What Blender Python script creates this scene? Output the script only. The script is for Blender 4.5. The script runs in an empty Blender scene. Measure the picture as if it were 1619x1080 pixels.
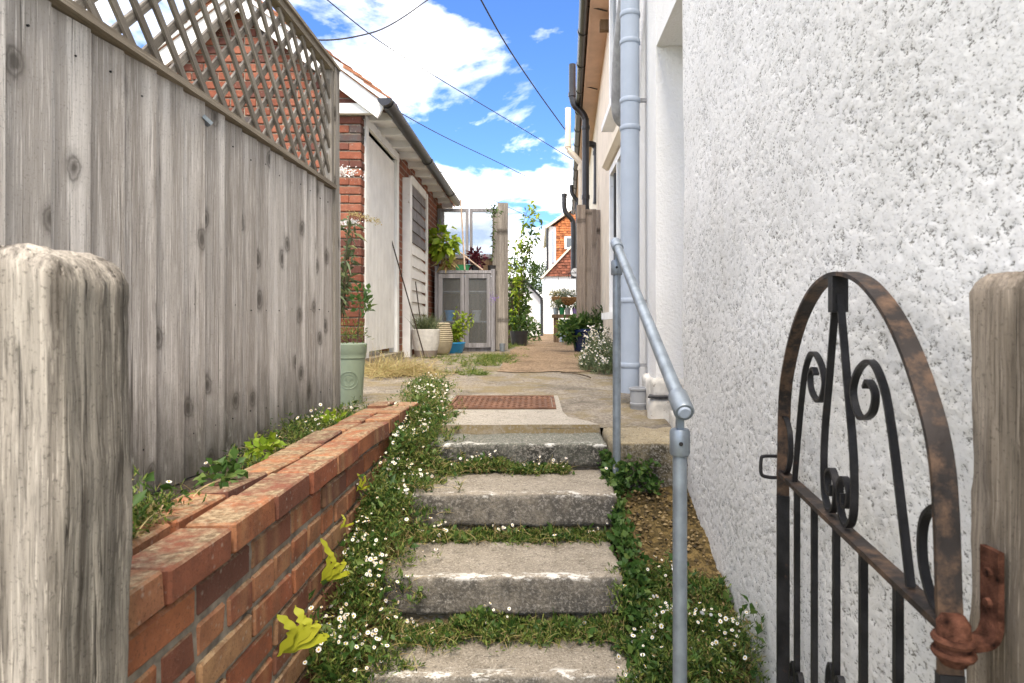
import bpy, bmesh, math, random
import numpy as np
from mathutils import Vector, Matrix
random.seed(7); RNG = np.random.default_rng(11)
S = bpy.context.scene
COL = S.collection
LIFT = 1.5            # the eye stands 1.5 m above the lower ground; everything is laid out from eye level, then lifted
# ------------------------------------------------------------------ camera
cam_d = bpy.data.cameras.new('camera'); cam = bpy.data.objects.new('camera', cam_d); COL.objects.link(cam)
cam_d.lens = 36*1000/1619; cam_d.sensor_width = 36
cam_d.shift_x = -35.5/1619; cam_d.shift_y = -28/1619
cam_d.clip_start = .05; cam_d.clip_end = 3000
cam.location = (0, 0, 0); cam.rotation_euler = (math.pi/2, 0, 0)
cam_d.dof.use_dof = True; cam_d.dof.focus_distance = 2.9; cam_d.dof.aperture_fstop = 9
S.camera = cam
# ------------------------------------------------------------------ world, sun, exposure
SUN_EL, SUN_AZ = math.radians(58), math.radians(176)    # azimuth clockwise from +Y: behind the eye
W = bpy.data.worlds.new('World'); S.world = W; W.use_nodes = True
nt = W.node_tree; nt.nodes.clear()
def wn(t, **k):
    n = nt.nodes.new(t)
    for a, v in k.items(): setattr(n, a, v)
    return n
def wl(a, b): nt.links.new(a, b)
sky = wn('ShaderNodeTexSky', sky_type='NISHITA', sun_disc=False)
sky.sun_elevation = SUN_EL; sky.sun_rotation = SUN_AZ; sky.air_density = 1.0; sky.dust_density = .3; sky.ozone_density = 2.5
tc = wn('ShaderNodeTexCoord'); sp = wn('ShaderNodeSeparateXYZ'); wl(tc.outputs['Generated'], sp.inputs[0])
def wm(op, a, b):
    n = wn('ShaderNodeMath', operation=op)
    for i, v in enumerate((a, b)):
        if isinstance(v, (int, float)): n.inputs[i].default_value = v
        else: wl(v, n.inputs[i])
    return n.outputs[0]
zz = wm('ADD', wm('MAXIMUM', sp.outputs[2], 0.0), .22)
cb = wn('ShaderNodeCombineXYZ'); wl(wm('DIVIDE', sp.outputs[0], zz), cb.inputs[0]); wl(wm('DIVIDE', sp.outputs[1], zz), cb.inputs[1])
mp = wn('ShaderNodeMapping'); wl(cb.outputs[0], mp.inputs[0]); mp.inputs['Location'].default_value = (1.37, 6.33, 0)
nz = wn('ShaderNodeTexNoise'); wl(mp.outputs[0], nz.inputs['Vector'])
nz.inputs['Scale'].default_value = 1.3; nz.inputs['Detail'].default_value = 9; nz.inputs['Roughness'].default_value = .56; nz.inputs['Distortion'].default_value = .25
rp = wn('ShaderNodeValToRGB'); wl(nz.outputs['Fac'], rp.inputs[0])
rp.color_ramp.elements[0].position = .45; rp.color_ramp.elements[1].position = .57
nz2 = wn('ShaderNodeTexNoise'); wl(mp.outputs[0], nz2.inputs['Vector']); nz2.inputs['Scale'].default_value = 3.2; nz2.inputs['Detail'].default_value = 5
rp2 = wn('ShaderNodeValToRGB'); wl(nz2.outputs['Fac'], rp2.inputs[0])
rp2.color_ramp.elements[0].position = .3; rp2.color_ramp.elements[0].color = (4.6, 4.6, 4.6, 1)
rp2.color_ramp.elements[1].position = .6; rp2.color_ramp.elements[1].color = (10.2, 9.7, 8.9, 1)
tint = wn('ShaderNodeMix', data_type='RGBA', blend_type='MULTIPLY'); tint.inputs[0].default_value = 1
wl(sky.outputs[0], tint.inputs[6]); tint.inputs[7].default_value = (.25, .36, .53, 1)
mx = wn('ShaderNodeMix', data_type='RGBA'); wl(rp.outputs[0], mx.inputs[0]); wl(tint.outputs[2], mx.inputs[6]); wl(rp2.outputs[0], mx.inputs[7])
bg = wn('ShaderNodeBackground'); wl(mx.outputs[2], bg.inputs[0]); bg.inputs[1].default_value = .105
wo = wn('ShaderNodeOutputWorld'); wl(bg.outputs[0], wo.inputs[0])
sl = bpy.data.lights.new('sun', 'SUN'); sun = bpy.data.objects.new('sun', sl); COL.objects.link(sun)
sl.energy = 1.5; sl.angle = math.radians(28); sl.color = (1, .88, .71)
sd = Vector((math.sin(SUN_AZ)*math.cos(SUN_EL), math.cos(SUN_AZ)*math.cos(SUN_EL), math.sin(SUN_EL)))
sun.rotation_euler = sd.to_track_quat('Z', 'Y').to_euler(); sun.location = (0, -5, 12)
S.view_settings.view_transform = 'Standard'; S.view_settings.look = 'None'; S.view_settings.gamma = 1
S.view_settings.exposure = 2.4
S.render.engine = 'CYCLES'

# ------------------------------------------------------------------ materials
class NB:
    def __init__(s, name):
        s.m = bpy.data.materials.new(name); s.m.use_nodes = True; s.t = s.m.node_tree; s.t.nodes.clear()
        s.out = s.t.nodes.new('ShaderNodeOutputMaterial'); s.b = s.t.nodes.new('ShaderNodeBsdfPrincipled')
        s.t.links.new(s.b.outputs[0], s.out.inputs[0]); s._tc = None
    def n(s, t, **k):
        x = s.t.nodes.new(t)
        for a, v in k.items(): setattr(x, a, v)
        return x
    def put(s, sock, v):
        if hasattr(v, 'is_output'): s.t.links.new(v, sock)
        elif isinstance(v, (tuple, list)): sock.default_value = (*v, 1) if len(v) == 3 and sock.type == 'RGBA' else v
        else: sock.default_value = v
    def co(s, kind='Object'):
        if not s._tc: s._tc = s.n('ShaderNodeTexCoord')
        return s._tc.outputs[kind]
    def rnd(s): return s.n('ShaderNodeObjectInfo').outputs['Random']
    def isl(s): return s.n('ShaderNodeNewGeometry').outputs['Random Per Island']
    def nrm(s): return s.n('ShaderNodeNewGeometry').outputs['Normal']
    def pos(s): return s.n('ShaderNodeNewGeometry').outputs['Position']
    def sep(s, v):
        x = s.n('ShaderNodeSeparateXYZ'); s.put(x.inputs[0], v); return x.outputs
    def vshift(s, v, r, k=37.):          # texture space shifted by a per-object random
        c = s.n('ShaderNodeVectorMath', operation='MULTIPLY_ADD'); s.put(c.inputs[0], r); c.inputs[1].default_value = (k, k*.7, k*1.3); s.put(c.inputs[2], v); return c.outputs[0]
    def map(s, v, sc):
        x = s.n('ShaderNodeMapping'); s.put(x.inputs[0], v); x.inputs['Scale'].default_value = sc; return x.outputs[0]
    def noise(s, v, sc, det=4, ro=.55, dist=0):
        x = s.n('ShaderNodeTexNoise'); s.put(x.inputs['Vector'], v); x.inputs['Scale'].default_value = sc
        x.inputs['Detail'].default_value = det; x.inputs['Roughness'].default_value = ro; x.inputs['Distortion'].default_value = dist
        return x.outputs['Fac']
    def vor(s, v, sc, out='Distance', feature='F1', dim='3D'):
        x = s.n('ShaderNodeTexVoronoi', feature=feature, voronoi_dimensions=dim); s.put(x.inputs['Vector'], v); x.inputs['Scale'].default_value = sc; return x.outputs[out]
    def ramp(s, f, stops, interp='LINEAR'):
        x = s.n('ShaderNodeValToRGB'); s.put(x.inputs[0], f); cr = x.color_ramp; cr.interpolation = interp
        while len(cr.elements) < len(stops): cr.elements.new(.5)
        for e, (p, c) in zip(cr.elements, stops):
            e.position = p; e.color = (c, c, c, 1) if isinstance(c, (int, float)) else (*c, 1)
        return x.outputs[0]
    def mix(s, f, a, b, bt='MIX'):
        x = s.n('ShaderNodeMix', data_type='RGBA', blend_type=bt); s.put(x.inputs[0], f); s.put(x.inputs[6], a); s.put(x.inputs[7], b); return x.outputs[2]
    def math(s, op, a, b=0., c=None):
        x = s.n('ShaderNodeMath', operation=op); s.put(x.inputs[0], a); s.put(x.inputs[1], b)
        if c is not None: s.put(x.inputs[2], c)
        return x.outputs[0]
    def bump(s, h, st=.3, d=.01):
        x = s.n('ShaderNodeBump'); s.put(x.inputs['Height'], h); x.inputs['Strength'].default_value = st; x.inputs['Distance'].default_value = d
        s.t.links.new(x.outputs[0], s.b.inputs['Normal'])
    def fin(s, col, rough=.8, metal=0, spec=.3):
        s.put(s.b.inputs['Base Color'], col); s.put(s.b.inputs['Roughness'], rough); s.put(s.b.inputs['Metallic'], metal)
        s.b.inputs['Specular IOR Level'].default_value = spec; return s.m

def simple(name, col, rough=.6, metal=0, var=.12, sc=9, bump=.12, spec=.3, wear=None, ww=.07, wearcol=(.2, .12, .07)):
    b = NB(name); v = b.vshift(b.co(), b.rnd())
    n = b.noise(v, sc, 5); n2 = b.noise(v, sc*9, 3)
    dark = tuple(c*(1-var*2.2) for c in col); lite = tuple(min(1, c*(1+var)) for c in col)
    c = b.mix(b.ramp(n, [(.3, 0.), (.7, 1.)]), dark, lite)
    if wear is not None: c = b.mix(b.ramp(b.noise(v, sc*2.2, 8, .7), [(wear, 0.), (wear+ww, 1.)]), c, wearcol)
    b.bump(b.math('ADD', n, b.math('MULTIPLY', n2, .5)), bump, .004)
    return b.fin(c, rough, metal, spec)

def wood(name, base, dark, lite, knots=True, algae=0., axis=2, gscale=1.):
    """weathered timber, grain along local axis"""
    b = NB(name); r = b.rnd(); v = b.vshift(b.co(), r)
    st = [1., 1., 1.]; st[axis] = .035
    sm = [1., 1., 1.]; sm[axis] = .3
    g1 = b.noise(b.map(v, st), 215*gscale, 6, .78, .8)
    g2 = b.noise(b.map(v, st), 32*gscale, 4, .6, .6)
    big = b.noise(v, 5, 4)
    c = b.mix(b.ramp(g2, [(.36, 0.), (.64, 1.)]), dark, lite)
    c = b.mix(b.ramp(big, [(.38, 0.), (.65, .4)]), c, base)
    c = b.mix(b.ramp(g1, [(.3, .8), (.5, 0.)]), c, tuple(x*.45 for x in dark)); c = b.mix(b.ramp(b.noise(b.map(v, tuple(.12 if i == axis else 1. for i in range(3))), 70, 5, .75), [(.55, 0.), (.72, .5)]), c, tuple(min(1, x*1.25) for x in lite))
    c = b.mix(b.ramp(b.math('FRACT', b.math('MULTIPLY', r, 5.7)), [(0., .55), (.45, 0.)]), c, dark); c = b.mix(b.ramp(b.math('FRACT', b.math('MULTIPLY', r, 3.1)), [(.5, 0.), (1., .6)]), c, lite); c = b.mix(b.ramp(b.noise(b.map(v, st), 11*gscale, 2, .5), [(.42, .6), (.52, 0.)]), c, tuple(x*.72 for x in dark))
    s2 = [1., 1., 1.]; s2[axis] = .022
    ck = b.noise(b.map(v, s2), 105, 3, .6, .15); ck2 = b.noise(b.map(v, s2), 260, 3, .6)
    c = b.mix(b.ramp(ck, [(.31, .8), (.35, 0.)]), c, tuple(x*.3 for x in dark))
    c = b.mix(b.ramp(ck2, [(.33, .55), (.4, 0.)]), c, tuple(x*.55 for x in dark))
    c = b.mix(b.ramp(ck2, [(.58, 0.), (.66, .5)]), c, tuple(min(1, x*1.3) for x in lite))
    c = b.mix(b.ramp(b.noise(v, 170, 4, .75), [(.36, .5), (.42, 0.)]), c, tuple(x*.5 for x in dark))
    h = b.math('ADD', b.math('ADD', g1, b.math('MULTIPLY', g2, .6)), b.ramp(ck, [(.33, 0.), (.42, 1.)]))
    if knots:
        o3 = b.sep(v); cc_ = b.n('ShaderNodeCombineXYZ'); b.put(cc_.inputs[0], o3[1]); b.put(cc_.inputs[1], b.math('MULTIPLY', o3[2], .62)); kd = b.vor(cc_.outputs[0], 4.6*gscale, dim='2D')
        kn = b.noise(v, 30, 3)
        kd2 = b.math('ADD', b.math('ADD', kd, b.math('MULTIPLY', b.math('SUBTRACT', kn, .5), .09)), b.math('MULTIPLY', b.math('FRACT', b.math('MULTIPLY', r, 9.1)), .03))
        c = b.mix(b.ramp(kd2, [(.05, .95), (.085, .5), (.1, .8), (.125, .3), (.18, 0.)]), c, tuple(x*.33 for x in dark))
        h = b.math('SUBTRACT', h, b.ramp(kd2, [(.03, 1.), (.1, 0.)]))
    if algae:
        z = b.sep(b.pos())[2]
        f = b.math('SUBTRACT', b.math('ADD', b.math('MULTIPLY', b.noise(b.map(b.pos(), (1, 1, .3)), 11, 5, .7), .55), algae), z)
        c = b.mix(b.ramp(f, [(.02, 0.), (.34, .8)]), c, (.06, .054, .042))
        wsh = b.ramp(b.noise(b.map(b.pos(), (1, 1, .25)), 26, 4, .7), [(.6, 0.), (.68, .7)])
        c = b.mix(b.math('MULTIPLY', wsh, b.ramp(f, [(.05, 0.), (.3, 1.)])), c, (.42, .41, .37))
    b.bump(h, .5, .004)
    return b.fin(c, .85, 0, .15)

def brickmat(name, cols, bands=True):
    b = NB(name); r = b.rnd(); v = b.vshift(b.co(), r)
    c = b.ramp(r, cols, 'CONSTANT')
    n = b.noise(v, 14, 5, .65); n2 = b.noise(v, 90, 4, .7)
    if bands:
        x = b.math('ADD', b.sep(b.co())[1], b.math('MULTIPLY', b.noise(v, 9, 2), .03))
        bandf = b.math('MULTIPLY', b.ramp(b.math('ADD', b.math('MULTIPLY', x, 4.), .5), [(.12, .75), (.2, .1), (.3, .75), (.42, 0.), (.62, .35), (.72, 0.)]), b.ramp(b.math('FRACT', b.math('MULTIPLY', r, 7.3)), [(.35, 0.), (.6, .85)]))
        c = b.mix(bandf, c, (.42, .27, .14))
    c = b.mix(b.ramp(n, [(.35, .55), (.6, 0.)]), c, (.1, .042, .03))
    c = b.mix(b.ramp(n2, [(.6, 0.), (.75, .35)]), c, (.36, .3, .25))
    sp_ = b.vor(v, 55); c = b.mix(b.math('MULTIPLY', b.ramp(sp_, [(.12, .5), (.3, 0.)]), b.ramp(b.noise(v, 17, 3), [(.5, 0.), (.62, 1.)])), c, (.42, .38, .32)); c = b.mix(b.ramp(b.noise(v, 160, 4, .75), [(.35, .55), (.45, 0.)]), c, (.07, .035, .026))
    moss = b.math('MULTIPLY', b.ramp(b.sep(b.nrm())[2], [(.5, 0.), (.9, 1.)]), b.ramp(b.noise(b.pos(), 13, 7, .75), [(.4, 0.), (.56, .85)]))
    c = b.mix(moss, c, b.mix(b.ramp(b.noise(b.pos(), 60, 4, .7), [(.4, 0.), (.6, 1.)]), (.13, .1, .06), (.37, .3, .19)))
    b.bump(b.math('ADD', n, n2), .45, .005)
    return b.fin(c, .88, 0, .2)

def leafmat(name, cols, trans=.35, rough=.5):
    b = NB(name); i = b.isl(); c = b.ramp(i, cols)
    b.fin(c, rough, 0, .3)
    tr = b.n('ShaderNodeBsdfTranslucent'); b.put(tr.inputs[0], c)
    ms = b.n('ShaderNodeMixShader'); ms.inputs[0].default_value = trans
    b.t.links.new(b.b.outputs[0], ms.inputs[1]); b.t.links.new(tr.outputs[0], ms.inputs[2]); b.t.links.new(ms.outputs[0], b.out.inputs[0])
    return b.m

def stone(name, a, bcol, riser, worn=True):
    b = NB(name); p = b.pos(); n = b.noise(p, 9, 6, .65); n2 = b.noise(p, 120, 3, .7); n3 = b.noise(p, 45, 4, .7)
    c = b.mix(b.ramp(n, [(.3, 0.), (.7, 1.)]), a, bcol)
    c = b.mix(b.ramp(n2, [(.52, 0.), (.66, .75)]), c, (.44, .4, .34)); c = b.mix(b.ramp(b.noise(p, 190, 3, .7), [(.36, .8), (.45, 0.)]), c, (.06, .052, .042)); c = b.mix(b.ramp(n3, [(.3, .7), (.46, 0.)]), c, (.07, .062, .05))
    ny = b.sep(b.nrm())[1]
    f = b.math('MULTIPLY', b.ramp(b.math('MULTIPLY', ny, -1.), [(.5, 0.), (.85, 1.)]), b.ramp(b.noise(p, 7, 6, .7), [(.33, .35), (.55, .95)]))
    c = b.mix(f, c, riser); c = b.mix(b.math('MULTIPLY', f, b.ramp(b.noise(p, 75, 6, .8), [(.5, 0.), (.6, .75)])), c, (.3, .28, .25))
    if worn:   # worn white nosing paint
        at = b.n('ShaderNodeAttribute', attribute_name='nose').outputs['Fac']
        w = b.math('MULTIPLY', at, b.ramp(b.noise(b.map(p, (.4, 1, 1)), 24, 6, .75), [(.53, 0.), (.59, .9)]))
        c = b.mix(w, c, (.6, .59, .55))
    b.bump(b.math('ADD', n3, n2), .6, .006)
    return b.fin(c, .9, 0, .2)

MAT = {}
MAT['fence'] = wood('weathered_grey_fence_wood', (.56, .52, .485), (.35, .315, .285), (.68, .65, .625), True, 1.1)
MAT['lattice'] = wood('grey_lattice_wood', (.25, .22, .185), (.15, .13, .108), (.31, .28, .24), False, 0, 0)
MAT['lattice_z'] = wood('grey_frame_wood', (.33, .3, .26), (.2, .18, .155), (.4, .37, .33), True)
MAT['rail_y'] = wood('grey_rail_wood', (.3, .255, .2), (.2, .165, .125), (.36, .32, .26), False, 0, 1)
MAT['post'] = wood('old_oak_post_wood', (.27, .24, .205), (.07, .06, .05), (.4, .365, .315), False, 0, 2, .95)
MAT['postr'] = wood('brown_oak_post_wood', (.27, .22, .165), (.1, .078, .055), (.34, .285, .225), False, 0, 2, 1.1)
MAT['panelwood'] = wood('pale_brown_panel_wood', (.33, .27, .21), (.24, .19, .15), (.39, .33, .27), True)
MAT['greywood'] = wood('grey_painted_cabinet_wood', (.28, .275, .29), (.19, .185, .195), (.34, .335, .35), False)
MAT['brownwood'] = wood('brown_wood', (.17, .11, .06), (.1, .065, .04), (.2, .14, .09), False)
BR = [(0, (.33, .125, .06)), (.2, (.19, .075, .048)), (.36, (.28, .095, .05)), (.52, (.36, .2, .105)), (.64, (.14, .062, .045)), (.74, (.23, .085, .05)), (.86, (.33, .15, .08))]
MAT['brick'] = brickmat('banded_red_brick', BR)
MAT['sbrick'] = brickmat('old_red_brick', [(0, (.24, .078, .045)), (.25, (.15, .056, .04)), (.5, (.28, .105, .065)), (.75, (.12, .05, .04)), (.95, (.08, .072, .072))], False)
MAT['mortar'] = simple('grey_lime_mortar', (.26, .225, .185), .95, var=.3, sc=22, bump=.6)
MAT['tile'] = simple('clay_roof_tile', (.34, .15, .085), .85, var=.3, sc=8, bump=.4, wear=.6, wearcol=(.2, .14, .09))
MAT['hungtile'] = simple('orange_hung_tile', (.5, .17, .06), .85, var=.4, sc=3.5, bump=.3, wear=.64, wearcol=(.16, .06, .04))
MAT['browntile'] = simple('brown_hung_tile', (.24, .085, .05), .85, var=.35, sc=5, bump=.3)
MAT['white'] = simple('white_painted_wood', (.8, .8, .79), .55, var=.06, sc=5, bump=.15, wear=.66, wearcol=(.42, .37, .3))
MAT['cream'] = simple('cream_render', (.74, .66, .54), .85, var=.06, sc=4, bump=.3)
MAT['pinksoffit'] = simple('pink_cream_soffit_paint', (.62, .45, .35), .7, var=.07, sc=4)
MAT['farwhite'] = simple('white_far_render', (.8, .79, .77), .85, var=.03, sc=3)
MAT['black'] = simple('black_plastic', (.022, .022, .025), .35, var=.3, sc=6, bump=.05, spec=.5)
MAT['pipegrey'] = simple('blue_grey_plastic_pipe', (.34, .39, .46), .45, var=.05, sc=5, bump=.05, wear=.7, wearcol=(.45, .46, .47))
MAT['zinc'] = simple('dull_grey_metal_pipe', (.33, .33, .33), .5, var=.2, sc=12, bump=.1)
MAT['galv'] = simple('galvanised_steel', (.27, .31, .35), .45, .55, var=.15, sc=18, bump=.12, wear=.68, ww=.2, wearcol=(.14, .13, .12))
MAT['iron'] = simple('black_rusty_iron', (.022, .021, .022), .5, .2, var=.3, sc=20, bump=.35, wear=.62, ww=.16, wearcol=(.09, .045, .026))
MAT['rustiron'] = simple('rusty_iron_arch', (.035, .028, .025), .6, .2, var=.3, sc=9, bump=.4, wear=.45, ww=.22, wearcol=(.15, .09, .055))
MAT['rust'] = simple('brown_rust', (.1, .042, .026), .95, 0, var=.5, sc=45, bump=.9, spec=.1)
MAT['rustplate'] = simple('rusty_brown_cast_iron', (.17, .085, .05), .8, .1, var=.25, sc=10, bump=.4, wear=.62, wearcol=(.25, .17, .12))
MAT['step'] = stone('worn_step_stone', (.19, .165, .13), (.3, .265, .215), (.06, .056, .05))
MAT['slate'] = stone('mossy_slate_step', (.105, .11, .09), (.16, .165, .14), (.026, .026, .022))
MAT['slab'] = stone('pale_concrete_slab', (.3, .27, .225), (.37, .34, .29), (.2, .15, .07), False)
MAT['blue'] = simple('blue_glaze', (.008, .02, .075), .2, var=.2, sc=5, bump=.03, spec=.6)
MAT['brightblue'] = simple('bright_blue_plastic', (.01, .25, .55), .3, var=.08, sc=5, bump=.03, spec=.5)
MAT['sage'] = simple('sage_green_glaze', (.25, .3, .215), .5, var=.06, sc=5, bump=.05)
MAT['palepot'] = simple('white_textured_pot', (.58, .56, .52), .8, var=.08, sc=28, bump=.9)
MAT['taupe'] = simple('taupe_pot_base', (.24, .2, .17), .8, var=.1, sc=9)
MAT['ribpot'] = simple('ribbed_buff_pot', (.38, .33, .23), .8, var=.12, sc=9)
MAT['greenpl'] = simple('green_plastic', (.02, .16, .06), .5, var=.1, sc=9)
MAT['greypot'] = simple('grey_plastic_pot', (.32, .33, .34), .55, var=.08, sc=9)
MAT['terracotta'] = simple('terracotta', (.4, .16, .08), .8, var=.15, sc=9)
MAT['soil'] = simple('dark_soil', (.05, .038, .026), .95, var=.4, sc=40, bump=.8)
MAT['wire'] = simple('dark_cable', (.03, .03, .032), .6, bump=0)
MAT['cane'] = simple('pale_cane', (.5, .38, .3), .7, var=.15, sc=20)
MAT['darkcane'] = simple('dark_cane', (.045, .03, .022), .7, var=.2, sc=20)
MAT['stem'] = simple('green_brown_stem', (.1, .11, .04), .7, var=.3, sc=20)
MAT['bark'] = simple('brown_twig', (.11, .08, .05), .85, var=.3, sc=20)
MAT['basket'] = simple('coir_basket', (.28, .15, .06), .95, var=.35, sc=40, bump=.9)
MAT['flint'] = simple('dirty_white_plinth', (.62, .59, .53), .9, var=.16, sc=14, bump=.9, wear=.62, wearcol=(.24, .2, .15))
G1 = [(0, (.02, .045, .009)), (.3, (.06, .115, .02)), (.6, (.13, .19, .035)), (.85, (.22, .25, .06)), (1, (.26, .19, .09))]
MAT['fleabane'] = leafmat('fleabane_leaf', G1)
MAT['ivy'] = leafmat('ivy_leaf', [(0, (.03, .075, .015)), (.6, (.07, .14, .03)), (1, (.14, .2, .05))])
MAT['lime'] = leafmat('lime_leaf', [(0, (.16, .26, .02)), (.6, (.27, .38, .03)), (1, (.4, .45, .06))])
MAT['fern'] = leafmat('yellow_fern_leaf', [(0, (.3, .33, .02)), (.6, (.42, .42, .035)), (1, (.5, .4, .05))], .3)
MAT['shrub'] = leafmat('shrub_leaf', [(0, (.025, .06, .012)), (.5, (.06, .12, .025)), (1, (.13, .19, .05))])
MAT['greyleaf'] = leafmat('grey_green_leaf', [(0, (.06, .09, .04)), (.5, (.12, .16, .08)), (1, (.2, .22, .1))])
MAT['redleaf'] = leafmat('dark_red_leaf', [(0, (.05, .008, .016)), (1, (.12, .02, .035))])
MAT['drygrass'] = leafmat('dry_grass_blade', [(0, (.3, .22, .09)), (.6, (.46, .36, .17)), (.9, (.5, .44, .2)), (1, (.2, .24, .06))])
MAT['grass'] = leafmat('grass_blade', [(0, (.05, .1, .015)), (.6, (.12, .18, .03)), (1, (.3, .3, .08))])
MAT['petal'] = leafmat('white_petal', [(0, (.72, .66, .66)), (.25, (.8, .8, .78)), (1, (.84, .84, .82))], .2)
MAT['pollen'] = simple('yellow_flower_centre', (.55, .36, .03), .8, bump=0)
MAT['mauve'] = leafmat('mauve_petal', [(0, (.2, .12, .4)), (1, (.36, .26, .55))])
MAT['cloth'] = MAT['white']

def m_pebble():
    b = NB('white_pebbledash'); p = b.pos()
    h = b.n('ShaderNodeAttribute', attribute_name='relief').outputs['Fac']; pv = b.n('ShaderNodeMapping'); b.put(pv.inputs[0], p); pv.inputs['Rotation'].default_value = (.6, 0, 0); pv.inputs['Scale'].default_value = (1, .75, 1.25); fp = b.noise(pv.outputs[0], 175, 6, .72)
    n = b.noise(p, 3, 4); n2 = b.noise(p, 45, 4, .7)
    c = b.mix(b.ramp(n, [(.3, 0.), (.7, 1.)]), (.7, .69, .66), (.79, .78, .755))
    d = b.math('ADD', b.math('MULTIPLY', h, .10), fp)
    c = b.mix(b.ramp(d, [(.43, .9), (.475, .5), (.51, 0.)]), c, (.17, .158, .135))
    zc = b.sep(p)[2]; low = b.math('SUBTRACT', b.math('ADD', b.math('MULTIPLY', b.noise(p, 6, 6, .7), .7), .35), zc); c = b.mix(b.ramp(low, [(-.1, 0.), (.3, .55)]), c, (.2, .19, .13)); c = b.mix(b.ramp(b.noise(b.map(p, (1, 1, .25)), 5, 6, .7), [(.58, 0.), (.75, .3)]), c, (.4, .36, .29))
    b.bump(b.ramp(fp, [(.33, 0.), (.5, 1.)]), .5, .003)
    return b.fin(c, .85, 0, .2)
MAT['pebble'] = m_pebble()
def m_rough():
    b = NB('white_roughcast'); p = b.pos(); n = b.noise(p, 70, 4, .65); n3 = b.noise(p, 3, 5)
    c = b.mix(b.ramp(n3, [(.3, 0.), (.7, 1.)]), (.73, .72, .69), (.8, .79, .77))
    c = b.mix(b.ramp(b.noise(b.map(p, (1, 1, .2)), 16, 6, .75), [(.63, 0.), (.74, .5)]), c, (.36, .32, .26))
    b.bump(n, .9, .008); return b.fin(c, .85, 0, .2)
MAT['roughcast'] = m_rough()
def m_ground(name, a, bc, cc, sc, speck, lich=None):
    b = NB(name); p = b.pos(); n = b.noise(p, sc, 6, .65); s = b.vor(p, speck, 'Color'); n4 = b.noise(p, speck*.7, 3, .7); dp = b.noise(p, 1.9, 7, .72)
    c = b.mix(b.ramp(n, [(.3, 0.), (.7, 1.)]), a, bc)
    c = b.mix(.5, c, b.mix(b.sep(s)[0], tuple(x*.45 for x in a), cc))
    c = b.mix(b.ramp(dp, [(.34, .6), (.5, 0.)]), c, tuple(x*.4 for x in a))
    if lich: c = b.mix(b.ramp(b.noise(p, 3.3, 6, .7), [(.46, 0.), (.6, .7)]), c, lich)
    b.bump(b.math('ADD', b.vor(p, speck), n4), .8, .008); return b.fin(c, .95, 0, .15)
MAT['apron'] = m_ground('worn_concrete_apron', (.17, .145, .115), (.31, .275, .225), (.4, .35, .28), 5, 95, (.2, .155, .075))
MAT['gravel'] = m_ground('brown_gravel', (.17, .115, .07), (.28, .2, .13), (.42, .31, .2), 5, 70)
MAT['earth'] = m_ground('stony_earth', (.035, .028, .014), (.13, .09, .035), (.26, .18, .07), 14, 75)
MAT['lawn'] = m_ground('rough_ground', (.1, .11, .04), (.2, .17, .08), (.22, .2, .09), 4, 60)
def m_glass(name, col, alpha_mix, rough=.25):
    b = NB(name); b.fin(col, rough, 0, .5); tr = b.n('ShaderNodeBsdfTransparent'); tr.inputs[0].default_value = (.85, .88, .9, 1)
    ms = b.n('ShaderNodeMixShader'); ms.inputs[0].default_value = alpha_mix
    b.t.links.new(b.b.outputs[0], ms.inputs[1]); b.t.links.new(tr.outputs[0], ms.inputs[2]); b.t.links.new(ms.outputs[0], b.out.inputs[0]); return b.m
MAT['poly'] = m_glass('cloudy_polycarbonate', (.5, .55, .6), .55)
MAT['polyclear'] = m_glass('dusty_cabinet_pane', (.3, .3, .29), .84, .12)
MAT['glass'] = m_glass('window_glass', (.12, .14, .16), .25, .05)

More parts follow.
